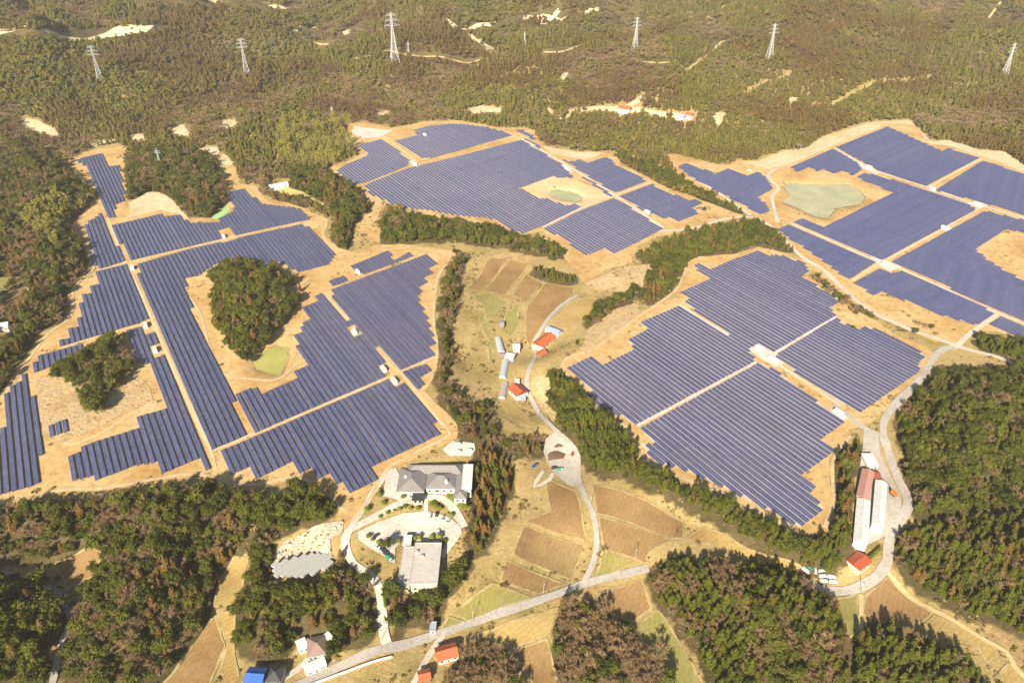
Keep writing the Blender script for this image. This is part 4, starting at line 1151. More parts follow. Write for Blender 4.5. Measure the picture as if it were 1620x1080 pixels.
def corrugated(key, c, scale=2.2, ang=0.0):
    m, nt, b = new_mat(key)
    tc = nt.nodes.new("ShaderNodeTexCoord")
    w = nt.nodes.new("ShaderNodeTexWave"); w.inputs["Scale"].default_value = scale; w.bands_direction = 'X'
    nt.links.new(tc.outputs["Object"], w.inputs[0])
    st = noise(nt, .5, 5, .7, coords(nt))
    col = ramp(nt, st, [(.3, tuple(x * .78 for x in c)), (.7, tuple(min(1, x * 1.06) for x in c))])
    nt.links.new(col, b.inputs["Base Color"]); b.inputs["Roughness"].default_value = .5
    bp = nt.nodes.new("ShaderNodeBump"); bp.inputs["Strength"].default_value = .4; bp.inputs["Distance"].default_value = .08
    nt.links.new(w.outputs[1], bp.inputs["Height"]); nt.links.new(bp.outputs[0], b.inputs["Normal"])
    PAINT[key] = m
for k_, c_ in dict(white_sheet=(.66,.66,.64), red_sheet=(.44,.085,.035), rust_sheet=(.28,.075,.045), pink_sheet=(.50,.27,.21), blue_sheet=(.045,.13,.46), pale_roof=(.55,.51,.46), orange_tile=(.50,.125,.045), grey_tile=(.235,.215,.205)).items():
    corrugated(k_, c_)

def keep_clear(o_loc, rz, L, W, H_):
    """record the picture area a built thing covers, so that nothing grows through it"""
    c_, s__ = math.cos(rz), math.sin(rz)
    us = []; vs = []
    for x in (-L / 2 - 1, L / 2 + 1):
        for y in (-W / 2 - 1, W / 2 + 1):
            for z in (0, H_):
                u, v, _ = project(o_loc[0] + x * c_ - y * s__, o_loc[1] + x * s__ + y * c_, o_loc[2] + z)
                us.append(float(u)); vs.append(float(v))
    BUILT.append([(min(us), min(vs)), (max(us), min(vs)), (max(us), max(vs)), (min(us), max(vs))])

def roof_shape(L, W, z, kind, rise, over=.5, th=.18):
    mb = MB(); x = L / 2 + over; y = W / 2 + over
    if kind == 'flat':
        mb.box(-x, -y, z, x, y, z + .35)
        for a in ((-x, -y, x, -y + .25), (-x, y - .25, x, y), (-x, -y + .25, -x + .25, y - .25), (x - .25, -y + .25, x, y - .25)): mb.box(a[0], a[1], z + .353, a[2], a[3], z + .65)
        return mb
    if kind == 'shed':
        a = [(-x, -y, z), (x, -y, z), (x, y, z + rise), (-x, y, z + rise)]
        b = [(p[0], p[1], p[2] + th) for p in a]
        mb.v = a + b; mb.f = [(0,3,2,1),(4,5,6,7),(0,1,5,4),(1,2,6,5),(2,3,7,6),(3,0,4,7)]; mb.m = [0] * 6
        return mb
    rx = x if kind == 'gable' else max(.2, x - y * .95)
    pts = [(-x, -y, z), (x, -y, z), (x, y, z), (-x, y, z), (-rx, 0, z + rise), (rx, 0, z + rise)]
    for dz in (0, th): mb.v += [(p[0], p[1], p[2] + dz) for p in pts]
    top = [(6, 7, 11, 10), (8, 9, 10, 11), (7, 8, 11), (9, 6, 10)]; bot = [(0, 4, 5, 1), (2, 5, 4, 3), (1, 5, 2), (3, 4, 0)]
    mb.f = top + bot + [(0, 1, 7, 6), (1, 2, 8, 7), (2, 3, 9, 8), (3, 0, 6, 9)]; mb.m = [0] * len(mb.f)
    # ridge cap
    mb.box(-rx, -.18, z + rise + th - .06, rx, .18, z + rise + th + .14)
    return mb

def openings(e, L, W, wh, nwin, door=True):
    """windows and a door on the long side towards the camera"""
    y = -W / 2
    n = max(1, nwin)
    for i in range(n):
        x = -L / 2 + L * (i + .5) / n
        if door and i == n // 2 and n > 1: continue
        ww = min(1.6, L / n * .5)
        w_ = MB(); w_.box(x - ww / 2, y - .06, wh * .38, x + ww / 2, y - .003, wh * .78); wo = w_.build("window", PAINT['glass_dark'], e)
        f = MB()
        for a in ((x - ww / 2 - .1, wh * .38 - .1, x + ww / 2 + .1, wh * .38 - .003), (x - ww / 2 - .1, wh * .78 + .003, x + ww / 2 + .1, wh * .78 + .1)): f.box(a[0], y - .09, a[1], a[2], y - .003, a[3])
        f.build("frame", PAINT['white_wall'], wo)
    if door:
        x = -L / 2 + L * (n // 2 + .5) / n
        d_ = MB(); d_.box(x - .55, y - .07, 0, x + .55, y - .003, min(2.1, wh * .85)); do = d_.build("door", PAINT['timber'], e)
        h_ = MB(); h_.box(x + .35, y - .13, .95, x + .45, y - .073, 1.15); h_.build("handle", PAINT['charcoal'], do)

def house(name, label, cat, A, B, W, wh, kind, rise, roofc, wallc='white_wall', nwin=3, group=None, over=.5):
    mid = g1((A[0] + B[0]) / 2, (A[1] + B[1]) / 2)
    z0 = mid.z
    ax, ay = unproj(*A, z0 + wh); bx, by = unproj(*B, z0 + wh)
    L = math.hypot(bx - ax, by - ay); rz = math.atan2(by - ay, bx - ax)
    if math.cos(rz) < -.01 or (abs(math.cos(rz)) < .01 and math.sin(rz) < 0): rz += math.pi
    c = ((ax + bx) / 2, (ay + by) / 2)
    z0 = float(TZ(*c)) + .3
    e = tag(empty(name, (c[0], c[1], z0), rz), label, cat, group)
    w_ = MB(); w_.box(-L / 2, -W / 2, -2.0, L / 2, W / 2, wh)
    if kind in ('gable',):
        for sx in (-1, 1):
            x = sx * (L / 2 - .02); w_.tri((x, -W / 2, wh), (x, W / 2, wh), (x, 0, wh + rise * .93)) if sx > 0 else w_.tri((x, W / 2, wh), (x, -W / 2, wh), (x, 0, wh + rise * .93))
    w_.build("wall", PAINT[wallc], e)
    roof_shape(L, W, wh + .003, kind, rise, over).build("roof", PAINT[roofc], e)
    openings(e, L, W, wh, nwin)
    keep_clear((c[0], c[1], z0), rz, L, W, wh + rise)
    return e

def rect_world(u0, v0, u1, v1, z):
    x0, y0 = unproj(u0, v1, z); x1, y1 = unproj(u1, v1, z); _, y2 = unproj((u0 + u1) / 2, v0, z)
    return x0, y0, x1, y2

# ---- the grey-roofed hall: several roofs, one building
hz = g1(675, 775).z + .3
ho = Vector((*[float(c) for c in unproj(675, 765, hz)], hz))
hall = tag(empty("grey_roofed_hall", ho), "large hall with stepped grey hipped roofs and white flat wing above the car park", "hall")
def hall_part(u0, v0, u1, v1, wh, kind, rise, roofc, rname="roof", wallc='white_wall', turn=False, over=.6):
    x0, y0, x1, y1 = [float(c) for c in rect_world(u0, v0, u1, v1, hz + wh)]
    L, W = x1 - x0, y1 - y0; cx_, cy_ = (x0 + x1) / 2 - ho.x, (y0 + y1) / 2 - ho.y
    w_ = MB(); w_.box(cx_ - L / 2, cy_ - W / 2, -2, cx_ + L / 2, cy_ + W / 2, wh); w_.build("wall", PAINT[wallc], hall)
    swap = W > L
    r_ = roof_shape(W if swap else L, L if swap else W, wh + .003, kind, rise, over)
    r_.v = [((-p[1] if swap else p[0]) + cx_, (p[0] if swap else p[1]) + cy_, p[2]) for p in r_.v]
    ro = r_.build(rname, PAINT[roofc], hall)
    keep_clear((cx_ + ho.x, cy_ + ho.y, hz), 0, L, W, wh + rise)
    n = max(2, int(L / 4)); y = cy_ - W / 2
    for i in range(n):
        x = cx_ - L / 2 + L * (i + .5) / n
        q = MB(); q.box(x - .8, y - .06, .9, x + .8, y - .003, min(wh - .5, 2.6)); q.build("window", PAINT['glass_dark'], hall)
    return ro
hall_part(628, 741, 670, 777, 4.6, 'hip', 4.2, 'grey_tile')
hall_part(646, 735, 729, 748, 5.3, 'hip', 3.2, 'grey_tile')
r2 = hall_part(674, 745, 719, 772, 4.2, 'hip', 3.8, 'grey_tile')
hall_part(719, 748, 737, 788, 3.8, 'hip', 2.4, 'grey_tile')
hall_part(731, 736, 745, 772, 6.4, 'flat', .4, 'white_sheet', 'flat_roof')
hall_part(609, 750, 627, 784, 3.0, 'flat', .3, 'white_sheet', 'canopy')
hall_part(653, 778, 668, 791, 3.2, 'flat', .3, 'charcoal', 'porch_roof', 'concrete')
hall_part(640, 733, 672, 740, 3.4, 'flat', .3, 'pink_sheet', 'flat_roof')
hall_part(622, 744, 629, 756, 3.6, 'shed', .8, 'rust_sheet', 'lean_to_roof')
for (u, v) in ((642, 755), (706, 762)):
    x, y = unproj(u, v, hz + 6.5); q = MB(); q.box(x - ho.x - .9, y - ho.y - .9, 5.6, x - ho.x + .9, y - ho.y + .9, 8.2); q.build("roof_vent", PAINT['white_sheet'], hall)

# ---- the pale flat-roofed building below the car park
hz = g1(660, 915).z + .3
ho = Vector((*[float(c) for c in unproj(660, 895, hz)], hz))
hall = tag(empty("flat_roofed_building", ho), "pale flat-roofed building with lower side wing below the oval car park", "building")
hall_part(649, 860, 691, 922, 7.0, 'flat', .4, 'pale_roof', 'flat_roof', 'cream_wall')
hall_part(630, 866, 647, 924, 5.6, 'flat', .4, 'pale_roof', 'flat_roof', 'cream_wall')
hall_part(638, 848, 649, 861, 5.0, 'flat', .4, 'white_sheet', 'flat_roof', 'cream_wall')
for (u, v) in ((660, 873), (668, 880)):
    x, y = unproj(u, v, hz + 7.4); q = MB(); q.box(x - ho.x - 1.0, y - ho.y - .7, 7.36, x - ho.x + 1.0, y - ho.y + .7, 8.6); q.build("roof_unit", PAINT['concrete'], hall)

HOUSES = [
 ("farmhouse","orange-red tiled farmhouse beside the valley road","house",(851,545),(871,529),11,3.6,'gable',2.8,'orange_tile','cream_wall',4),
 ("farm_shed","small red-roofed shed below the orange farmhouse","shed",(852,563),(861,557),6,2.8,'gable',1.8,'orange_tile','timber',2),
 ("farm_shed","grey metal-roofed shed above the orange farmhouse","shed",(866,517),(886,525),7,3.2,'gable',1.5,'steel_blue','white_wall',3),
 ("white_barn","white cubic barn among the valley farm sheds","barn",(812,547),(822,547),9,4.2,'gable',1.6,'white_sheet','white_wall',2),
 ("farm_shed","brown-roofed hut between the two tunnel greenhouses","shed",(790,562),(798,562),6,2.6,'gable',1.4,'brown_tile','timber',2),
 ("farm_shed","low white-roofed shed beside the brown hut","shed",(800,563),(813,565),6,2.8,'shed',.8,'white_sheet','white_wall',2),
 ("farmhouse","red-roofed house at the bend of the valley road","house",(813,610),(826,622),11,3.8,'gable',3.0,'red_sheet','white_wall',4),
 ("farm_shed","tiny white-roofed shed behind the red-roofed valley house","shed",(816,603),(821,603),5,2.6,'shed',.6,'white_sheet','white_wall',1),
 ("farm_shed","grey carport below the red-roofed valley house","shed",(823,630),(831,630),5,2.4,'shed',.5,'blue_grey','timber',1),
 ("farm_shed","mauve grey shed at the top of the green plots","shed",(791,512),(797,512),9,2.6,'gable',1.2,'purple_grey','timber',1),
 ("blue_roofed_house","bright blue-roofed house at the bottom edge","house",(391,1068),(418,1070),9,3.6,'gable',2.2,'blue_sheet','white_wall',3),
 ("dark_roofed_house","black-tiled house adjoining the blue-roofed house","house",(423,1066),(447,1066),9,3.4,'hip',2.4,'dark_tile','white_wall',3),
 ("village_house","brown-tiled house tucked below the wood by the main road","house",(487,1024),(515,1018),12,4.0,'hip',3.0,'brown_tile','white_wall',4),
 ("garden_shed","white shed left of the brown-tiled house","shed",(471,1022),(484,1016),6,2.8,'shed',.8,'white_sheet','white_wall',2),
 ("garden_shed","narrow white shed right of the brown-tiled house","shed",(514,1003),(520,1010),4,2.8,'shed',.6,'white_sheet','white_wall',1),
 ("garden_shed","long white-roofed shed in front of the brown-tiled house","shed",(483,1060),(514,1046),5,2.6,'shed',.7,'white_sheet','white_wall',3),
 ("orange_roofed_house","orange-roofed house just below the main road","house",(691,1036),(722,1027),8.5,3.2,'gable',2.2,'orange_tile','white_wall',3),
 ("garden_shed","orange-roofed shed at the bottom edge by the farm track","shed",(663,1070),(680,1066),6,2.8,'gable',1.4,'orange_tile','timber',2),
 ("roadside_kiosk","grey kiosk on the upper side of the main road","kiosk",(681,991),(689,991),5,3.2,'flat',.3,'blue_grey','white_wall',1),
 ("factory_shed","white-roofed shed with red edge at the head of the yard","shed",(1368,727),(1384,727),11,4.2,'shed',1.0,'white_sheet','white_wall',3),
 ("factory_shed","faded red-roofed workshop on the left of the yard","workshop",(1364,788),(1373,746),7.0,4.4,'gable',1.6,'pink_sheet','cream_wall',5),
 ("factory_shed","dark red-roofed hut behind the long white workshop","hut",(1379,750),(1390,750),8,3.8,'gable',1.5,'rust_sheet','timber',2),
 ("factory_shed","long white-roofed workshop on the right of the yard","workshop",(1389,830),(1394,762),6.6,4.6,'gable',1.2,'white_sheet','white_wall',6),
 ("factory_shed","long white-roofed warehouse beside the cedar belt","warehouse",(1361,858),(1366,792),7.6,5.0,'gable',1.4,'white_sheet','white_wall',6),
 ("factory_shed","small red-roofed shed at the foot of the yard","shed",(1350,893),(1368,880),9,3.6,'gable',1.6,'red_sheet','cream_wall',3),
 ("hill_house","tiny red-roofed house in the far hillside clearing","house",(980,166),(998,168),14,6,'gable',4,'orange_tile','white_wall',2),
 ("hill_house","tiny mauve-roofed house at the end of the hillside clearing","house",(1072,178),(1084,180),12,6,'gable',3,'mauve','white_wall',2),
 ("hill_house","tiny orange-roofed shed beside the mauve-roofed hill house","house",(1086,177),(1096,179),9,5,'gable',3,'orange_tile','white_wall',2),
 ("lodge","white-roofed lodge behind the yellow lawn","house",(426,296),(455,291),10,4,'gable',2.2,'white_sheet','white_wall',3),
 ("field_house","white-roofed house at the left edge by the small fields","house",(-6,513),(12,510),8,3.6,'gable',2,'white_sheet','white_wall',2),
]
for h_ in HOUSES: house(*h_)

def tunnel(label, A, B, W, col):
    mid = g1((A[0] + B[0]) / 2, (A[1] + B[1]) / 2)
    a = Vector((*[float(c) for c in unproj(*A, mid.z + 1)], 0)); b = Vector((*[float(c) for c in unproj(*B, mid.z + 1)], 0))
    L = (b - a).length; rz = math.atan2(b.y - a.y, b.x - a.x); c = (a + b) / 2; z0 = float(TZ(c.x, c.y)) + .2
    e = tag(empty("tunnel_greenhouse", (c.x, c.y, z0), rz), label, "greenhouse", "tunnel greenhouses of the valley farm")
    k = 10; arc = [(math.cos(math.pi * i / k) * W / 2, math.sin(math.pi * i / k) * W * .48) for i in range(k + 1)]
    s_ = MB(); n = 8
    for j in range(n + 1):
        for y, z in arc: s_.v.append((-L / 2 + L * j / n, y, z - .3))
    for j in range(n):
        for i in range(k):
            p = j * (k + 1) + i; s_.f.append((p, p + k + 1, p + k + 2, p + 1)); s_.m.append(0)
    s_.build("cover", PAINT[col], e, True)
    for j in range(n + 1):
        r_ = MB(); x = -L / 2 + L * j / n
        for i in range(k): r_.bar((x, arc[i][0] * 1.02, arc[i][1] * 1.02 - .3), (x, arc[i + 1][0] * 1.02, arc[i + 1][1] * 1.02 - .3), .06)
        r_.build("rib", PAINT['white_wall'], e)
    for sx in (-1, 1):
        w_ = MB(); x = sx * (L / 2 - .05); w_.v = [(x, y, z - .3) for y, z in arc]; w_.f = [tuple(range(k + 1)) if sx > 0 else tuple(reversed(range(k + 1)))]; w_.m = [0]
        w_.build("end_wall", PAINT['blue_grey'], e)
    keep_clear((c.x, c.y, z0), rz, L, W, W / 2)
tunnel("blue grey tunnel greenhouse below the mauve shed", (788, 535), (794, 557), 6.0, 'blue_grey')
tunnel("blue grey tunnel greenhouse below the brown hut", (800, 570), (795, 597), 6.0, 'blue_grey')
tunnel("dull mauve tunnel greenhouse left of the red-roofed valley house", (800, 606), (794, 629), 5.5, 'purple_grey')

# ---- concrete slab of a cleared building, strip by strip, with rubble on the other half
sl = [(433,901),(493,881),(524,876),(527,900),(484,922),(438,922)]
sw = px_world(sl); c0 = np.mean(sw, 0); z0 = float(max(TZ(x, y) for x, y in sw)) + .35
slab = tag(empty("concrete_slab", (c0[0], c0[1], z0)), "grey concrete slab in diagonal strips left from a cleared building", "slab")
BUILT.append([(430,850),(500,825),(548,822),(545,850),(530,905),(485,926),(432,926)])
sd = np.array([math.cos(R(58)), math.sin(R(58))]); sn = np.array([sd[1], -sd[0]])
loc = [np.array(p) - c0 for p in sw]
RD_, RN_ = RD, RN
RD, RN = sd, sn
k0 = math.floor(min(p @ sn for p in loc) / 3.4); k1 = math.ceil(max(p @ sn for p in loc) / 3.4)
for k in range(k0, k1 + 1):
    for a, b in spans([tuple(p) for p in loc], (k + .5) * 3.4):
        if b - a < 2: continue
        h_ = random.uniform(0, .03)
        q = [sd * t + sn * w_ for t, w_ in ((a, k * 3.4 + .05), (b, k * 3.4 + .05), (b, k * 3.4 + 3.35), (a, k * 3.4 + 3.35))]
        m_ = MB(); m_.prism([tuple(p) for p in q][::-1], -1.5, h_); m_.build("slab_strip", PAINT['slab_grey'], slab)
RD, RN = RD_, RN_
rp = [(433,878),(453,855),(498,833),(544,824),(542,844),(522,853),(524,878),(493,878),(433,899)]
rw = px_world(rp); xs_ = [p[0] for p in rw]; ys_ = [p[1] for p in rw]
rub = MB()
for k in range(900):
    x, y = random.uniform(min(xs_), max(xs_)), random.uniform(min(ys_), max(ys_))
    if not inside(np.array([x]), np.array([y]), rw)[0]: continue
    if math.sin((x * sn[0] + y * sn[1]) * 2 * math.pi / 7.0) < random.uniform(-.6, .7): continue
    s_ = random.uniform(.15, .75); z = float(TZ(x, y)) + .6
    n = len(rub.v); rub.box(x - s_, y - s_ * random.uniform(.4, 1), z - .3, x + s_, y + s_ * random.uniform(.4, 1), z + s_ * .7, random.choice((0, 0, 1, 2)))
    for i in range(n, len(rub.v)):
        p = rub.v[i]; rub.v[i] = (p[0] + random.uniform(-.25, .25), p[1] + random.uniform(-.25, .25), p[2] + random.uniform(-.1, .15))
tag(rub.build("rubble", [PAINT['cream_wall'], PAINT['white_wall'], PAINT['timber']]), "pale demolition rubble heaped in rows beside the concrete slab", "rubble", None, 'stuff')

# ---- inverter stations of the farms
def station(u, v, label, s_=1.0):
    p = g1(u, v); rz = math.pi / 2 - ROW_AZ
    e = tag(empty("inverter_station", (p.x, p.y, p.z + .3), rz), label, "inverter station", "inverter stations of the solar farms")
    e.scale = (s_, s_, s_)
    b = MB(); b.box(-4.6, -2.2, -.8, 4.6, 2.2, .28); b.build("base_slab", PAINT['concrete'], e)
    b = MB(); b.box(-3.6, -1.3, .28, 3.6, 1.3, 3.0); bo = b.build("cabinet", PAINT['white_sheet'], e)
    b = MB(); b.box(-3.75, -1.45, 3.003, 3.75, 1.45, 3.18); b.build("roof", PAINT['white_sheet'], e)
    for x in (-2.4, 0, 2.4):
        d_ = MB(); d_.box(x - .7, -1.36, .5, x + .7, -1.303, 2.7); do = d_.build("door", PAINT['white_wall'], e)
        l_ = MB(); l_.box(x - .5, -1.40, 1.9, x + .5, -1.363, 2.5); l_.build("louvre", PAINT['blue_grey'], do)
    q = MB(); q.box(3.75, -.8, .28, 4.5, .8, 1.9); q.build("transformer", PAINT['car_silver'], e)
for st in [(210,426,'white inverter station where the long dirt lane meets the cross lane'),(231,517,'white inverter station beside the long lane above the pine clump'),(246,556,'lower of two white inverter stations near the pine clump'),
           (354,376,'white inverter station inside the upper block of the west farm'),(561,527,'white inverter station halfway along the diagonal lane'),(607,586,'upper white inverter station at the lane crossing of the central blocks'),
           (624,605,'lower white inverter station at the lane crossing of the central blocks'),(566,432,'white inverter station in the sandy gap at the top of the central blocks'),
           (657,262,'white inverter station at the lane corner of the north farm'),(896,268,'white inverter station on the white lane above the small pond'),(1024,337,'white inverter station at the right block of the north farm'),
           (1201,553,'upper white inverter station at the crossing of the south farm'),(1222,570,'lower white inverter station at the crossing of the south farm'),(1326,655,'white inverter station at the exit of the south farm'),
           (1375,266,'white inverter station at the upper lane of the east farm'),(1475,300,'white inverter station midway along the upper lane of the east farm'),(1545,324,'white inverter station at the lane junction of the east farm'),
           (1494,362,'white inverter station beside the middle cross lane of the east farm'),(1401,420,'white inverter station at the lower crossing of the east farm'),(672,215,'white inverter station at the top left of the north farm')]:
    station(*st)

# ---- vehicles
def wheel_set(e, L, W, r_, n=2):
    for x in ([-L * .32, L * .32] if n == 2 else [-L * .36, -L * .18, L * .34]):
        for y in (-W / 2 + .1, W / 2 - .1):
            w_ = MB(); w_.bar((x, y - .11, r_), (x, y + .11, r_), r_, r_, 10); wo = w_.build("wheel", PAINT['tyre'], e)
            h_ = MB(); h_.bar((x, y - .13, r_), (x, y + .13, r_), r_ * .55, r_ * .55, 8); h_.build("rim", PAINT['car_silver'], wo)
def at_px(u, v, rz, name, label, cat, group=None, s_=1.0):
    p = g1(u, v); z = p.z + .66
    e = tag(empty(name, (p.x, p.y, z), rz), label, cat, group); e.scale = (s_,) * 3
    return e
def car(u, v, rz, col, label, group=None):
    e = at_px(u, v, rz, "parked_car", label, "car", group, 1.12)
    b = MB(); pts = [(-2.1,.35),(2.1,.35),(2.15,.75),(1.2,.92),(-2.1,.95)]
    n = len(pts); b.v = [(x, -.85, z) for x, z in pts] + [(x, .85, z) for x, z in pts]
    b.f = [tuple(range(n)), tuple(reversed(range(n, 2 * n)))] + [(i, i + n, (i + 1) % n + n, (i + 1) % n) for i in range(n)]; b.m = [0] * len(b.f)
    b.build("body", PAINT[col], e)
    c = MB(); c.v = [(-1.95,-.78,.953),(1.05,-.78,.953),(1.05,.78,.953),(-1.95,.78,.953),(-1.5,-.66,1.45),(.35,-.66,1.45),(.35,.66,1.45),(-1.5,.66,1.45)]
    c.f = [(4,5,6,7),(0,1,5,4),(1,2,6,5),(2,3,7,6),(3,0,4,7)]; c.m = [0] * 5
    co_ = c.build("windows", PAINT['glass_dark'], e)
    r_ = MB(); r_.box(-1.5, -.66, 1.453, .35, .66, 1.5); r_.build("roof", PAINT[col], e)
    for y in (-.6, .6):
        l_ = MB(); l_.box(2.10, y - .16, .62, 2.19, y + .16, .76); l_.build("headlight", PAINT['white_sheet'], e)
    wheel_set(e, 4.2, 1.75, .32)
    return e
def truck(u, v, rz, col, box, label, group=None, s_=1.0):
    s_ *= .8
    e = at_px(u, v, rz, "parked_truck", label, "truck", group, s_)
    b = MB(); b.box(-3.1, -.9, .55, 3.1, .9, .75); b.build("chassis", PAINT['charcoal'], e)
    c = MB(); pts = [(1.5,.753),(3.15,.753),(3.2,1.5),(2.75,2.35),(1.5,2.4)]; n = len(pts)
    c.v = [(x, -.95, z) for x, z in pts] + [(x, .95, z) for x, z in pts]
    c.f = [tuple(range(n)), tuple(reversed(range(n, 2 * n)))] + [(i, i + n, (i + 1) % n + n, (i + 1) % n) for i in range(n)]; c.m = [0] * len(c.f)
    co_ = c.build("cab", PAINT[col], e)
    w_ = MB(); w_.quad((3.215,-.8,1.55),(3.215,.8,1.55),(2.80,.8,2.28),(2.80,-.8,2.28)); w_.build("windscreen", PAINT['glass_dark'], co_)
    g_ = MB(); g_.box(-3.15, -1.0, .753, 1.35, 1.0, 2.75); g_.build("cargo_box", PAINT[box], e)
    wheel_set(e, 6.0, 1.9, .42, 3)
    return e
car(595,849,.9,'charcoal','black car beside the round shrub of the car park'); car(605,871,-.75,'charcoal','upper of two dark cars parked below the hedge line')
car(611,878,-.75,'charcoal','lower of two dark cars parked below the hedge line'); truck(616,886,-.75,'white_sheet','green_paint','green-bodied truck at the lower corner of the car park')
car(597,866,-.75,'white_sheet','white car at the left end of the lower parking row'); car(681,817,1.5,'white_sheet','white car first from the footpath in the upper parking row')
car(691,815,1.5,'charcoal','black car in the upper parking row'); car(701,820,1.4,'car_silver','silver car in the upper parking row'); car(710,824,1.2,'white_sheet','white car at the right end of the upper parking row')
car(694,842,1.5,'white_sheet','white car beside the small planted island'); car(846,738,.8,'car_blue','blue car on the track above the brown field'); car(877,742,.3,'charcoal','black car in the gravel lot of the valley road')
truck(886,744,.2,'white_sheet','green_paint','small green truck in the gravel lot of the valley road',None,.8); car(906,719,1.2,'car_red','dark red car at the edge of the gravel lot')
truck(1274,905,-.9,'white_sheet','white_sheet','leftmost white truck above the winding road, nose to the wood'); truck(1282,901,-.9,'green_paint','green_paint','green truck among the white trucks above the winding road',None,.7)
truck(1289,905,1.3,'white_sheet','white_sheet','second white truck in the upper row above the winding road',None,.85); truck(1299,905,.2,'white_sheet','white_sheet','third white truck in the upper row above the winding road',None,.8)
truck(1301,914,.1,'white_sheet','white_sheet','white truck in the middle row above the winding road'); truck(1302,922,.05,'white_sheet','white_sheet','white truck in the lowest row above the winding road')
truck(1315,915,-.2,'white_sheet','white_sheet','upper of two white trucks at the right end of the row'); truck(1317,923,-.1,'white_sheet','white_sheet','lower of two white trucks at the right end of the row')
truck(724,705,.3,'white_sheet','white_sheet','topmost white truck in the yard behind the hall'); truck(724,717,.4,'white_sheet','white_sheet','left of two white trucks in the yard behind the hall'); truck(742,715,.3,'white_sheet','white_sheet','right of two white trucks in the yard behind the hall')
car(5,462,.3,'white_sheet','white car between the small fields at the left edge')
def excavator(u, v, rz, label, col='machine_orange', s_=1.3):
    e = at_px(u, v, rz, "excavator", label, "excavator", None, s_)
    for y in (-1.0, 1.0):
        t = MB(); t.prism([(-1.6,y-.28),(1.6,y-.28),(1.6,y+.28),(-1.6,y+.28)], .0, .75); t.build("track", PAINT['charcoal'], e)
    b = MB(); b.prism([(-1.7,-1.1),(1.2,-1.1),(1.4,-.6),(1.4,1.1),(-1.7,1.1)], .753, 1.7); b.build("body", PAINT[col], e)
    c = MB(); c.box(.1, .1, 1.703, 1.3, 1.0, 2.8); co_ = c.build("cab", PAINT[col], e)
    w_ = MB(); w_.box(1.303, .2, 1.9, 1.33, .9, 2.7); w_.build("windscreen", PAINT['glass_dark'], co_)
    a = MB(); a.bar((1.2,-.3,1.5),(3.2,-.3,3.6),.2); a.bar((3.2,-.3,3.6),(5.0,-.3,3.0),.18); a.build("boom", PAINT[col], e)
    s__ = MB(); s__.bar((5.0,-.3,3.1),(5.3,-.3,1.2),.15); s__.build("arm", PAINT[col], e)
    k = MB(); k.prism([(5.0,-.7),(5.9,-.7),(5.9,.1),(5.0,.1)], .5, 1.2); k.build("bucket", PAINT['charcoal'], e)
excavator(1413, 783, 2.0, "orange excavator at the edge of the factory yard")
excavator(1114, 333, .4, "dark excavator beside the soil heap at the end of the north farm", 'charcoal', 1.4)

# ---- heaps of soil
def heap(u, v, rx_, ry_, h_, label, mat):
    p = g1(u, v); mb = MB(); random.seed(int(u))
    n = 9; rings = [(1, -.3), (.8, .35), (.5, .75), (.2, 1.0)]
    for r_, z in rings:
        for i in range(n):
            a = 6.283 * i / n; k = r_ * random.uniform(.6, 1.3); mb.v.append((math.cos(a) * rx_ * k, math.sin(a) * ry_ * k, z * h_ * random.uniform(.85, 1.1)))
    for j in range(3):
        for i in range(n): mb.f.append((j * n + i, j * n + (i + 1) % n, (j + 1) * n + (i + 1) % n, (j + 1) * n + i)); mb.m.append(0)
    mb.f.append(tuple(3 * n + i for i in range(n))); mb.m.append(0)
    o = tag(mb.build("soil_heap", mat, None, True), label, "soil heap"); o.location = (p.x, p.y, p.z + .45)
heap(876,718,8,7,.8,"large dark brown soil heap in the gravel lot",PAINT['dirt']); heap(884,704,4,3,.5,"small dark brown soil heap above the large one in the lot",PAINT['dirt'])
heap(1108,331,7,4,2.4,"soil heap beside the dark excavator at the north farm",PAINT['dirt']); heap(1186,270,5,4,2,"grey soil heap on the bare ground above the east farm",PAINT['concrete'])
heap(877,297,2.2,2,1.8,"dark bush-like spoil heap above the small pond",PAINT['dirt'])
# green ground sheet on the cut slope
sheet("green_tarpaulin", px_world([(335,345),(350,331),(362,326),(364,333),(352,345),(340,348)]), PAINT['tarp_green'], .6, 5, 0, kind='thing')
tag(bpy.data.objects["green_tarpaulin"], "pale green sheet laid on the cut slope by the upper block", "tarpaulin")

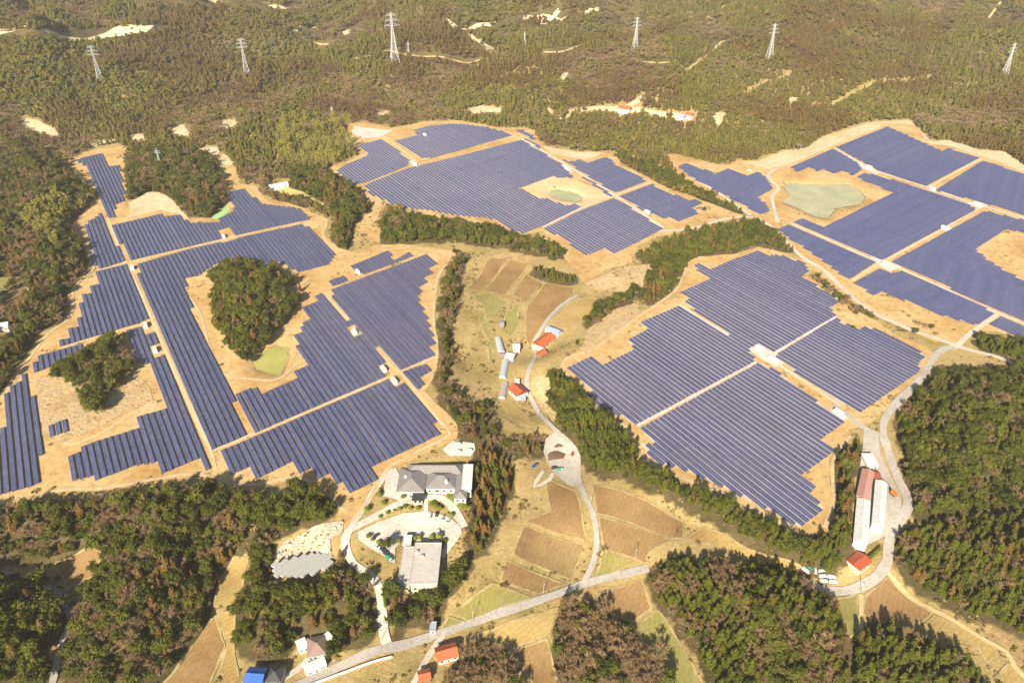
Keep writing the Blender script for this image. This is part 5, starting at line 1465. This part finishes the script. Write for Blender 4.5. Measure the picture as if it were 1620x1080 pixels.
# ---- pylons
def pylon(ub, vb, ut, vt, label, arms=3, base=None):
    p = g1(ub, vb); lo_, hi_ = 5.0, 220.0
    for _ in range(40):
        mid = (lo_ + hi_) / 2
        if project(p.x, p.y, p.z + mid)[1] > vt: lo_ = mid
        else: hi_ = mid
    h = lo_; w0 = (base or h * .085); w1 = h * .014
    e = tag(empty("lattice_pylon", p, .35), label, "pylon", "pylons along the ridge")
    k = max(.16, h * .0042)
    def corner(t, i): 
        w_ = w0 + (w1 - w0) * (t / .72 if t < .72 else 1) ** .8
        return Vector(((-1, 1, 1, -1)[i] * w_, (-1, -1, 1, 1)[i] * w_, h * t))
    for i in range(4):
        l_ = MB(); l_.bar(corner(0, i) - Vector((0, 0, 1)), corner(.36, i), k * 1.5, k * 1.3); l_.bar(corner(.36, i), corner(.72, i), k * 1.3, k); l_.bar(corner(.72, i), corner(.985, i), k, k * .8); l_.build("leg", PAINT['pylon_white'], e)
    b = MB(); lv = [0, .13, .25, .36, .46, .55, .63, .72, .80, .88, .96]
    for a, c in zip(lv[:-1], lv[1:]):
        for i in range(4):
            j = (i + 1) % 4
            b.bar(corner(a, i), corner(c, j), k * .6); b.bar(corner(a, j), corner(c, i), k * .6); b.bar(corner(c, i), corner(c, j), k * .6)
    tag(b.build("bracing", PAINT['pylon_white'], e), kind='stuff')
    for t, s_ in ((.74, .16), (.84, .14), (.94, .11))[:arms]:
        for sx in (-1, 1):
            m_ = MB(); tip = Vector((sx * h * s_, 0, h * t + h * .012))
            for i in ((1, 2) if sx > 0 else (0, 3)):
                m_.bar(corner(t, i), tip, k * .7, k * .5); m_.bar(corner(min(.985, t + .045), i), tip, k * .6, k * .4)
            ao = m_.build("cross_arm", PAINT['pylon_white'], e)
            n = MB(); n.bar(tip, tip - Vector((0, 0, h * .04)), k * .5); n.build("insulator", PAINT['concrete'], ao)
    q = MB(); q.bar((0, 0, h * .96), (0, 0, h * 1.01), k); q.build("peak", PAINT['pylon_white'], e)
    c_, s__ = math.cos(.35), math.sin(.35)
    return [Vector((p.x + sx * h * s_ * c_, p.y + sx * h * s_ * s__, p.z + h * t - h * .028)) for t, s_ in ((.74, .16), (.84, .14), (.94, .11))[:arms] for sx in (-1, 1)]
def wires(A, B, label):
    e = tag(empty("power_line", A[0]), label, "power line", "power lines along the ridge")
    for a, b in zip(A, B):
        m_ = MB(); L = (b - a).length; prev = None
        for i in range(17):
            t = i / 16; q = a.lerp(b, t) - Vector((0, 0, 4 * t * (1 - t) * L * .022)) - A[0]
            if prev is not None: m_.bar(prev, q, .11, .11, 3)
            prev = q
        m_.build("conductor", PAINT['charcoal'], e)
PY = [
 pylon(160,130,142,72,"leftmost tall white lattice pylon in the haze"),
 pylon(391,119,383,60,"white lattice pylon second from the left on the ridge"),
 pylon(625,100,615,20,"tallest white lattice pylon above the north farm"),
 pylon(647,90,645,65,"small white pylon just right of the tallest pylon",2),
 pylon(1004,81,1006,27,"white lattice pylon above the hillside clearing"),
 pylon(1216,97,1227,37,"white lattice pylon above the east farm pond"),
 pylon(1587,124,1605,68,"bright white lattice pylon at the far right"),
 pylon(830,71,831,50,"faint small pylon in the far valley",2),
 pylon(254,263,245,235,"small white pylon on the mound at the top of the west farm",2),
 pylon(527,189,524,168,"small white pylon left of the north farm",2)]
for a_, b_, w_ in ((0,1,'leftmost span of faint power line across the hazy hills'),(1,2,'span of faint power line left of the tallest pylon'),(2,4,'long span of faint power line over the north farm hills'),(4,5,'span of faint power line above the hillside clearing'),(5,6,'rightmost span of faint power line above the east farm')): wires(PY[a_], PY[b_], w_)

# ---- poles and a wall along the main road
def pole(u, v, h, label):
    p = g1(u, v); e = tag(empty("utility_pole", p, .3), label, "pole", "utility poles in the valley")
    m_ = MB(); m_.bar((0, 0, -1), (0, 0, h), .17, .11, 6); m_.build("shaft", PAINT['concrete'], e)
    m_ = MB(); m_.box(-1.1, -.07, h - .8, 1.1, .07, h - .66); m_.build("cross_arm", PAINT['charcoal'], e)
    m_ = MB(); m_.bar((.35, .3, h - 2.6), (.35, .3, h - 1.7), .28, .28, 8); m_.build("transformer", PAINT['car_silver'], e)
for q in [(748,981,10,'utility pole in the green field above the main road'),(860,938,10,'utility pole in the brown field above the main road'),(604,1012,10,'utility pole at the mouth of the hall driveway'),(1005,884,10,'utility pole at the tip of the small green plot'),
          (851,660,10,'utility pole beside the valley road bend'),(934,800,10,'utility pole between the lower brown fields'),(1067,866,10,'utility pole at the top of the cedar hill'),(1362,938,10,'utility pole at the culvert of the winding road')]:
    pole(*q)
wl = smooth_line(px_world([(470,1092),(503,1079),(560,1058),(621,1039)]), 3.0)
w_ = MB()
for a, b in zip(wl[:-1], wl[1:]):
    za, zb = float(TZ(*a)) + .3, float(TZ(*b)) + .3
    t = b - a; n = np.array([-t[1], t[0]]) / (np.hypot(*t) + 1e-9) * .3
    w_.quad((*(a - n), za + 1.0), (*(b - n), zb + 1.0), (*(b + n), zb + 1.0), (*(a + n), za + 1.0))
    w_.quad((*(a - n), za - 2), (*(b - n), zb - 2), (*(b - n), zb + 1.0), (*(a - n), za + 1.0)); w_.quad((*(b + n), zb - 2), (*(a + n), za - 2), (*(a + n), za + 1.0), (*(b + n), zb + 1.0))
tag(w_.build("retaining_wall", PAINT['white_wall']), "long low white retaining wall along the lower side of the main road", "wall")

# ---- clipped shrubs and hedges of the car park
M['leaf_hedge'] = leaf_mat('hedge_leaves', [(0,(.16,.19,.02)),(.5,(.22,.24,.03)),(1,(.13,.15,.025))])
def shrub_mesh(seed):
    random.seed(seed); mb = MB(); ico(mb, (0, 0, .8), (.95, .95, .85), .12)
    for k in range(70):
        n = rv(); n.z = abs(n.z); card(mb, Vector((n.x * 1.05, n.y * 1.05, .75 + n.z * .95)), n, .28)
    return mb.mesh("leaves", M['leaf_hedge'])
SH = [shrub_mesh(700 + i) for i in range(3)]
stem = MB(); stem.bar((0, 0, -.6), (0, 0, .7), .09, .07, 5); STEM = stem.mesh("stem", M['bark'])
spots = [('lining the upper driveway', (602,819),1.0),('lining the upper driveway',(614,813),1.1),('lining the upper driveway',(624,809),.9),('lining the upper driveway',(632,807),1.1),('lining the upper driveway',(641,803),1.2),('lining the upper driveway',(650,806),1.0),('lining the upper driveway',(662,806),1.2),
         ('in the bed right of the footpath',(683,801),1.5),('in the bed right of the footpath',(690,804),1.5),('in the bed right of the footpath',(696,806),1.3),('in the bed right of the footpath',(686,797),1.2),('at the right end of the upper parking row',(715,817),1.3),
         ('along the lower parking row',(584,850),1.3),('along the lower parking row',(590,855),1.0),('along the lower parking row',(599,860),1.2),('along the lower parking row',(606,866),1.0),('beside the flat-roofed building',(631,858),1.4),('beside the flat-roofed building',(652,855),1.3),('beside the flat-roofed building',(657,854),1.4),('beside the flat-roofed building',(664,852),1.5),
         ('in the small planted island',(683,853),1.5),('in the small planted island',(696,851),1.7),('in the small planted island',(703,859),1.4),('in the small planted island',(700,866),1.2),
         ('in front of the hall porch',(676,777),1.5),('in front of the hall porch',(683,775),1.8),('in front of the hall porch',(692,778),1.5),('along the hall driveway',(581,808),1.6),('along the hall driveway',(600,785),1.6),('along the hall driveway',(607,798),1.3),('along the hall driveway',(638,788),1.2)]
for i, (w_, (u, v), s_) in enumerate(spots):
    p = g1(u, v); e = tag(empty("clipped_shrub", (p.x, p.y, p.z + .3), i), f"bright green clipped shrub {w_}", "shrub", f"clipped shrubs {w_}"); e.scale = (s_ * 1.3,) * 3
    link("leaves", SH[i % 3], None, e); link("stem", STEM, None, e)
def hedge(A, B, W, h, label):
    a = g1(*A); b = g1(*B); L = (b - a).length; rz = math.atan2(b.y - a.y, b.x - a.x); c = (a + b) / 2
    random.seed(int(A[0])); mb = MB(); n = max(3, int(L / 1.6))
    for j in range(n): ico(mb, (-L / 2 + L * (j + .5) / n, random.uniform(-.2, .2), h * .5), (1.2, W / 2, h * .52), .12)
    for k in range(int(L * 26)):
        x = random.uniform(-L / 2, L / 2); t = random.uniform(0, math.pi); y = math.cos(t) * W * .52; z = math.sin(t) * h * .55 + h * .5
        card(mb, Vector((x, y, z)), Vector((0, math.cos(t), math.sin(t))), .32)
    o = tag(mb.build("hedge", M['leaf_hedge']), label, "hedge"); o.location = (c.x, c.y, float(TZ(c.x, c.y)) + .2); o.rotation_euler = (0, 0, rz)
hedge((711,780),(737,808),5.5,2.6,"long bright green hedge beside the right end of the hall")
hedge((606,930),(611,965),2.2,2.0,"narrow dark hedge along the lower driveway")
hedge((1352,905),(1393,868),2.6,2.4,"dark green hedge along the edge of the factory bank")
# the round tree of the car park and its neighbour
def lone(u, v, k, var, s_, label, grp=None):
    p = g1(u, v); e = tag(empty(WORDS_LONE[k], (p.x, p.y, p.z), random.uniform(0, 6)), label, "tree", grp); e.scale = (s_,) * 3
    cm, tm = NEAR[k][var]; link("crown", cm, None, e); link("trunk", tm, None, e)
WORDS_LONE = dict(broad='evergreen_tree', cedar='cedar_tree', brown='rusty_cedar', bare='leafless_tree')
lone(613,867,'broad',1,.95,"round evergreen tree in the middle of the car park"); lone(178,549,'cedar',0,.9,"single small cedar at the top of the pine clump")
lone(890,962,'brown',1,1.0,"rusty brown cedar standing alone on the lower side of the main road"); lone(878,1000,'cedar',2,.8,"small cedar at the left edge of the leafless clump"); lone(938,985,'brown',2,1.1,"yellow brown cedar at the top of the leafless clump")
lone(912,545,'cedar',3,.7,"small cedar on the bare slope right of the farmhouse"); lone(1350,522,'broad',2,.5,"small round bush beside the white lane")
# ------------------------------------------------------------------ planting
HT = dict(broad=9.2, cedar=8.4, brown=9.2, bare=8.6, bamboo=10.0)
WORDS = dict(broad=('evergreen_tree', 'dark bushy evergreen', 'tree'), cedar=('cedar_tree', 'olive green cedar', 'tree'), brown=('rusty_cedar', 'rusty brown cedar', 'tree'),
             bare=('leafless_tree', 'grey leafless tree', 'tree'), bamboo=('bamboo_clump', 'yellow feathery bamboo', 'bamboo'))
plants = []     # x, y, z, kind, scale, wood index
for wi, (nm, poly, hgt, mix, sp, where) in enumerate(WOOD):
    x_, y_, z_ = G([p[0] for p in poly], [p[1] for p in poly])
    lo = (x_.min() - 5, y_.min() - 5); hi_ = (x_.max() + 5, y_.max() + 5)
    ax, ay = np.meshgrid(np.arange(lo[0], hi_[0], sp), np.arange(lo[1], hi_[1], sp * .87))
    ax = ax + (np.arange(ax.shape[0]) % 2)[:, None] * sp * .5
    ax = ax.ravel() + rng.uniform(-.38, .38, ax.size) * sp; ay = ay.ravel() + rng.uniform(-.38, .38, ay.size) * sp
    az = TZ(ax, ay)
    u0, v0, dep = project(ax, ay, az)
    ok = inside(u0, v0, poly)
    ax, ay, az = ax[ok], ay[ok], az[ok]
    kinds = list(mix); pr = np.array([mix[k] for k in kinds])
    # kinds grow in patches
    pat = fbm(ax / 28, ay / 28, 2, 100 + wi) * .75 + rng.uniform(0, .25, len(ax))
    rank = np.argsort(np.argsort(pat)) / max(1, len(pat) - 1 + 1e-9)
    kk = np.searchsorted(np.cumsum(pr) / pr.sum(), np.clip(rank, 0, .9999))
    mixer = rng.random(len(ax)) < .6
    kk = np.where(mixer, rng.choice(len(kinds), len(ax), p=pr / pr.sum()), kk)
    small = .62 if 'scrub' in nm else (.72 if nm in ('valley_strip', 'farm_divide') else (.6 if nm == 'field_hedge' else 1.0))
    sc = np.clip(rng.normal(.98, .27, len(ax)), .45, 1.75) * small * (1.3 if nm == 'corner_wood' else 1.0)
    hh = np.array([HT[kinds[k]] for k in kk]) * sc
    ut, vt, _ = project(ax, ay, az + hh * .5)
    ub, vb, _ = project(ax, ay, az)
    bad = np.zeros(len(ax), bool)
    inw = inside(ut, vt, poly)
    grow = 1.0
    for q in FREE_HARD: bad |= inside(ut, vt, q)
    for q in FREE: bad |= inside(ub, vb, q) & (nm not in ('mound_wood', 'pine_clump', 'ridge_mound', 'lane_scrub'))
    for q in BUILT: bad |= inside(ub, vb, q) | inside(ut, vt, q)
    for q in [f[1] for f in FIELD] + [y[2] for y in YARD]: bad |= inside(ub, vb, q)
    bad |= ~inw & (rng.random(len(ax)) < .8)
    if nm == 'west_slope': bad |= inside(ub, vb, WOOD[1][1])
    bad |= near_road(ax, ay, 2.2)
    for i in np.where(~bad)[0]:
        plants.append((ax[i], ay[i], az[i], kinds[kk[i]], sc[i], wi))
print("near trees", len(plants))
# leaf litter lies under the trees
pxy = np.array([(q[0], q[1]) for q in plants])
wd = np.zeros(Z.shape)
for ox in (-4.0, 0, 4.0):
    for oy in (-4.0, 0, 4.0):
        i_ = np.clip(np.round(np.interp(pxy[:, 0] + ox, gx, np.arange(len(gx)))).astype(int), 0, len(gx) - 1); j_ = np.clip(np.round(np.interp(pxy[:, 1] + oy, gy, np.arange(len(gy)))).astype(int), 0, len(gy) - 1)
        np.add.at(wd, (j_, i_), .28 if (ox or oy) else .5)
fm = np.maximum(fm, np.clip(wd, 0, 1))
fa = terrain.data.attributes["wooded"]; fa.data.foreach_set("value", fm.ravel().astype(np.float32))

# the largest of each kind in the picture are single things
dep_all = np.array([project(p[0], p[1], p[2])[2] for p in plants]); size = np.array([p[4] for p in plants]) / dep_all
uv_all = [project(p[0], p[1], p[2] + 4) for p in plants]
seen = np.array([(-10 < u < 1630) and (-10 < v < 1095) for u, v, _ in uv_all])
LIMIT = dict(broad=300, cedar=300, brown=200, bare=300, bamboo=60)
single = set()
for k, lim in LIMIT.items():
    ids = [i for i, p in enumerate(plants) if p[3] == k and seen[i]]
    ids.sort(key=lambda i: -size[i]); single |= set(ids[:lim])
remain = {}
WB = [(max(0, min(p[0] for p in w_[1])), max(0, min(p[1] for p in w_[1])), min(1620, max(p[0] for p in w_[1])), min(1080, max(p[1] for p in w_[1]))) for w_ in WOOD]
for i, (x, y, z, k, sc, wi) in enumerate(plants):
    var = int(rng.integers(len(NEAR[k]))); rot = rng.uniform(0, 6.283)
    sx = sc * rng.uniform(.92, 1.25)
    if i not in single:
        remain.setdefault(k, []).append((x, y, z, var, rot, sx, sc)); continue
    nm, words, cat = WORDS[k]
    e = empty(nm, (x, y, z - .15), rot); e.scale = (sx, sx, sc)
    pu, pv, _ = project(x, y, z + 4)
    b_ = WB[wi]; col_ = int(np.clip((pu - b_[0]) / (b_[2] - b_[0]) * 5, 0, 4)); row_ = int(np.clip((pv - b_[1]) / (b_[3] - b_[1]) * 5, 0, 4))
    big_ = 'tall ' if sc > 1.08 else ('small ' if sc < .84 else '')
    place = f"{('far', 'upper', 'middle', 'lower', 'near')[row_]} {('left end', 'left', 'centre', 'right', 'right end')[col_]}"
    tag(e, f"{big_}{words}, {place} of {WOOD[wi][5]}", cat, f"{words}s, {place} of {WOOD[wi][5]}" if not big_ else f"{big_}{words}s, {place} of {WOOD[wi][5]}")
    cm, tm = NEAR[k][var]
    link("crown", cm, None, e); link("trunk" if k != 'bamboo' else "culms", tm, None, e)

def scatter(name, pts, protos, label, cat='wood', parent=None):
    """many plants as one object: a point for each, a plant set on every point"""
    pts = np.array(pts, float)
    coll = bpy.data.collections.new(name + "_kinds")
    for j, me in enumerate(protos):
        o = bpy.data.objects.new(f"{name}_kind_{chr(97 + j)}", me); coll.objects.link(o)
    me = bpy.data.meshes.new(name)
    me.vertices.add(len(pts)); me.vertices.foreach_set("co", np.ascontiguousarray(pts[:, :3], np.float32).ravel())
    a = me.attributes.new("variant", 'INT', 'POINT'); a.data.foreach_set("value", pts[:, 3].astype(np.int32))
    r_ = np.zeros((len(pts), 3), np.float32); r_[:, 2] = pts[:, 4]
    a = me.attributes.new("turn", 'FLOAT_VECTOR', 'POINT'); a.data.foreach_set("vector", r_.ravel())
    s_ = np.stack([pts[:, 5], pts[:, 5], pts[:, 6]], -1).astype(np.float32)
    a = me.attributes.new("size", 'FLOAT_VECTOR', 'POINT'); a.data.foreach_set("vector", s_.ravel())
    o = tag(link(name, me), label, cat, None, 'stuff')
    ng = bpy.data.node_groups.new(name + "_planting", 'GeometryNodeTree')
    ng.interface.new_socket("Geometry", in_out='INPUT', socket_type='NodeSocketGeometry')
    ng.interface.new_socket("Geometry", in_out='OUTPUT', socket_type='NodeSocketGeometry')
    gi = ng.nodes.new('NodeGroupInput'); go = ng.nodes.new('NodeGroupOutput')
    ip = ng.nodes.new('GeometryNodeInstanceOnPoints'); ci = ng.nodes.new('GeometryNodeCollectionInfo')
    ci.inputs['Collection'].default_value = coll; ci.inputs['Separate Children'].default_value = True; ci.inputs['Reset Children'].default_value = True
    def named(nm_, typ):
        n = ng.nodes.new('GeometryNodeInputNamedAttribute'); n.data_type = typ; n.inputs[0].default_value = nm_; return n.outputs[0]
    ng.links.new(gi.outputs[0], ip.inputs['Points']); ng.links.new(ci.outputs[0], ip.inputs['Instance'])
    ip.inputs['Pick Instance'].default_value = True
    ng.links.new(named("variant", 'INT'), ip.inputs['Instance Index'])
    ng.links.new(named("turn", 'FLOAT_VECTOR'), ip.inputs['Rotation']); ng.links.new(named("size", 'FLOAT_VECTOR'), ip.inputs['Scale'])
    ng.links.new(ip.outputs[0], go.inputs[0])
    md = o.modifiers.new("planting", 'NODES'); md.node_group = ng
    return o
def merged(cm, tm):
    """crown and trunk as one mesh for the massed woods"""
    bm = bmesh.new(); bm.from_mesh(cm); n = len(bm.faces); bm.from_mesh(tm)
    bm.faces.ensure_lookup_table()
    for f in bm.faces[n:]: f.material_index = 1
    me = bpy.data.meshes.new(cm.name + "_whole"); bm.to_mesh(me); bm.free()
    me.materials.append(cm.materials[0]); me.materials.append(tm.materials[0])
    return me
RW = dict(broad='dark green evergreen trees massed behind the front trees of the woods', cedar='olive cedars massed behind the front cedars of the hills', brown='rusty brown cedars massed in the woods farther off',
          bare='leafless grey trees massed in the woods farther off', bamboo='yellow green bamboo massed in the grove')
for k, pts in remain.items():
    scatter("woodland", pts, [merged(c, t) for c, t in NEAR[k]], RW[k])

# ------------------------------------------------------------------ the wooded hills beyond the farms
FARP = []
for s_ in range(4): FARP.append(broad(200 + s_, 5, 46, 1.0, 9.0).mesh("hill_crown", M['far_broad']))
for s_ in range(3): FARP.append(cedar(220 + s_, 60, 8.5, 2.3, .8).mesh("hill_conifer", M['far_broad']))
for s_ in range(3):
    a_, l_ = bare(240 + s_, 130, 9.0, .24); FARP.append(a_.mesh("hill_twigs", M['far_bare']))
FARP.append(bamboo(260, 120)[0].mesh("hill_bamboo", M['leaf_bamboo']))
pts = []
y0 = 560.0
wood_px = [w_[1] for w_ in WOOD]
FX, FY, FS = [], [], []
while y0 < 3300:
    sp = 5.6 + max(0, y0 - 900) * .0016
    half = (y0 * CP + CAM_H * SP) * (CX / FPX) * 1.12 + 60
    n = int(2 * half / sp)
    FX.append(-half + (np.arange(n) + rng.uniform(-.45, .45, n)) * sp); FY.append(y0 + rng.uniform(-.45, .45, n) * sp)
    y0 += sp * .88
x = np.concatenate(FX); y = np.concatenate(FY)
z = TZ(x, y)
u, v, dep = project(x, y, z)
open_ = (v > 395) | ((v > 330) & (u > 640) & (u < 1240)) | ((v > 345) & (u > 120)) | (v < -60)
x, y, z, u, v = [q[~open_] for q in (x, y, z, u, v)]
ut, vt, _ = project(x, y, z + 7)
ok = np.ones(len(x), bool)
for q in FREE + wood_px + BUILT: ok &= ~inside(u, v, q)
for q in FREE_HARD + BUILT + CLEARING: ok &= ~inside(ut, vt, q)
x, y, z, u, v = [q[ok] for q in (x, y, z, u, v)]
ok = ~near_road(x, y, 3.0)
x, y, z, u, v = [q[ok] for q in (x, y, z, u, v)]
rg = grid_at(RIDGE, x, y)
pn = fbm(x / 170, y / 170, 3, 301) + (.62 - rg) * .45; pm = fbm(x / 120, y / 120, 3, 333) + (rg - .62) * .3
n = len(x); r_ = rng.random(n)
var = rng.integers(0, 4, n)
var = np.where((pm > .52) & (r_ < .85), 4 + rng.integers(0, 3, n), var)
var = np.where(((pn > .54) & (r_ < .62)) | (r_ > .93), 7 + rng.integers(0, 3, n), var)
yel = ((u > 440) & (u < 560) & (v > 190) & (v < 262) & (fbm(x / 40, y / 40, 3, 350) > .38) & (r_ < .9)) | ((pm < .30) & (pn < .5) & (r_ < .35))
grn = inside(u, v, [(850,200),(900,172),(1080,187),(1250,178),(1400,172),(1290,215),(1165,252),(1060,240),(970,240),(865,230)]) & (r_ < .93)
var = np.where(grn & (var > 6), rng.integers(0, 7, n), var)
var = np.where(yel, 10, var)
s_ = np.clip(rng.normal(1.12, .28, n), .5, 1.9) * (1 + np.maximum(0, y - 1000) * .00022)
pts = np.stack([x, y, z - .3, var, rng.uniform(0, 6.28, n), s_ * rng.uniform(.9, 1.2, n), s_ * rng.uniform(.8, 1.1, n)], -1)
print("hill trees", len(pts))
scatter("forest", pts, FARP, "mixed green and leafless forest covering the hills beyond the solar farms", 'forest')

# ------------------------------------------------------------------ scrub and dry grass on the open slopes
def tuft(seed, mat, c=26, r_=.8):
    random.seed(seed); mb = MB()
    for k in range(c):
        n = rv(); n.z = abs(n.z) * .8 + .1
        card(mb, Vector((n.x * r_, n.y * r_, n.z * r_ * .8)), n, .38)
    return mb.mesh("scrub_tuft", mat)
M['scrub'] = leaf_mat('dry_scrub', [(0,(.30,.22,.085)),(.35,(.24,.18,.075)),(.6,(.17,.14,.05)),(.8,(.36,.27,.12)),(1,(.13,.12,.035))])
TUFT = [tuft(400 + s_, M['scrub']) for s_ in range(4)]
X = rng.uniform(-620, 620, 60000); Y = rng.uniform(200, 900, 60000)
zz = TZ(X, Y); u, v, dep = project(X, Y, zz)
ok = (u > -60) & (u < 1680) & (v > 330) & (v < 1120)
dn = fbm(X / 22, Y / 22, 3, 501)
ok &= dn > .5
for q in [f[1] for f in FIELD] + CLEARING + [y_[2] for y_ in YARD] + [p_[1] for p_ in POND] + FREE_HARD: ok &= ~inside(u, v, q)
pd_ = np.zeros(len(X), bool)
for q in PAD.values(): pd_ |= inside(u, v, q)
ok &= ~pd_ | ((dn > .6) & (rng.random(len(X)) < .5))
for q in BUILT: ok &= ~inside(u, v, q)
ok &= ~near_road(X, Y, 1.5)
X, Y, zz = X[ok], Y[ok], zz[ok]
s_ = np.clip(rng.lognormal(-.1, .5, len(X)), .35, 3.2)
scatter("scrub", np.stack([X, Y, zz, rng.integers(0, 4, len(X)), rng.uniform(0, 6.28, len(X)), s_, s_ * rng.uniform(.6, 1.1, len(X))], -1), TUFT, "dry brown scrub and tufts of grass on the open slopes", 'scrub')
print("scrub", len(X))
# ------------------------------------------------------------------ the hazy air
hm = bpy.data.materials.new("hazy_air"); hm.use_nodes = True
hn = hm.node_tree; hn.nodes.clear()
out = hn.nodes.new("ShaderNodeOutputMaterial"); pv_ = hn.nodes.new("ShaderNodeVolumePrincipled")
pv_.inputs["Color"].default_value = (.95, .92, .86, 1)
pv_.inputs["Density"].default_value = 0.00006
pv_.inputs["Anisotropy"].default_value = 0.0
hn.links.new(pv_.outputs[0], out.inputs["Volume"])
hz_ = MB(); hz_.box(-14300, -6300, float(Z.min()) - 1.5, 14300, 14800, max(420.0, float(Z.max()) + 5))
tag(hz_.build("haze", hm), kind='stuff')
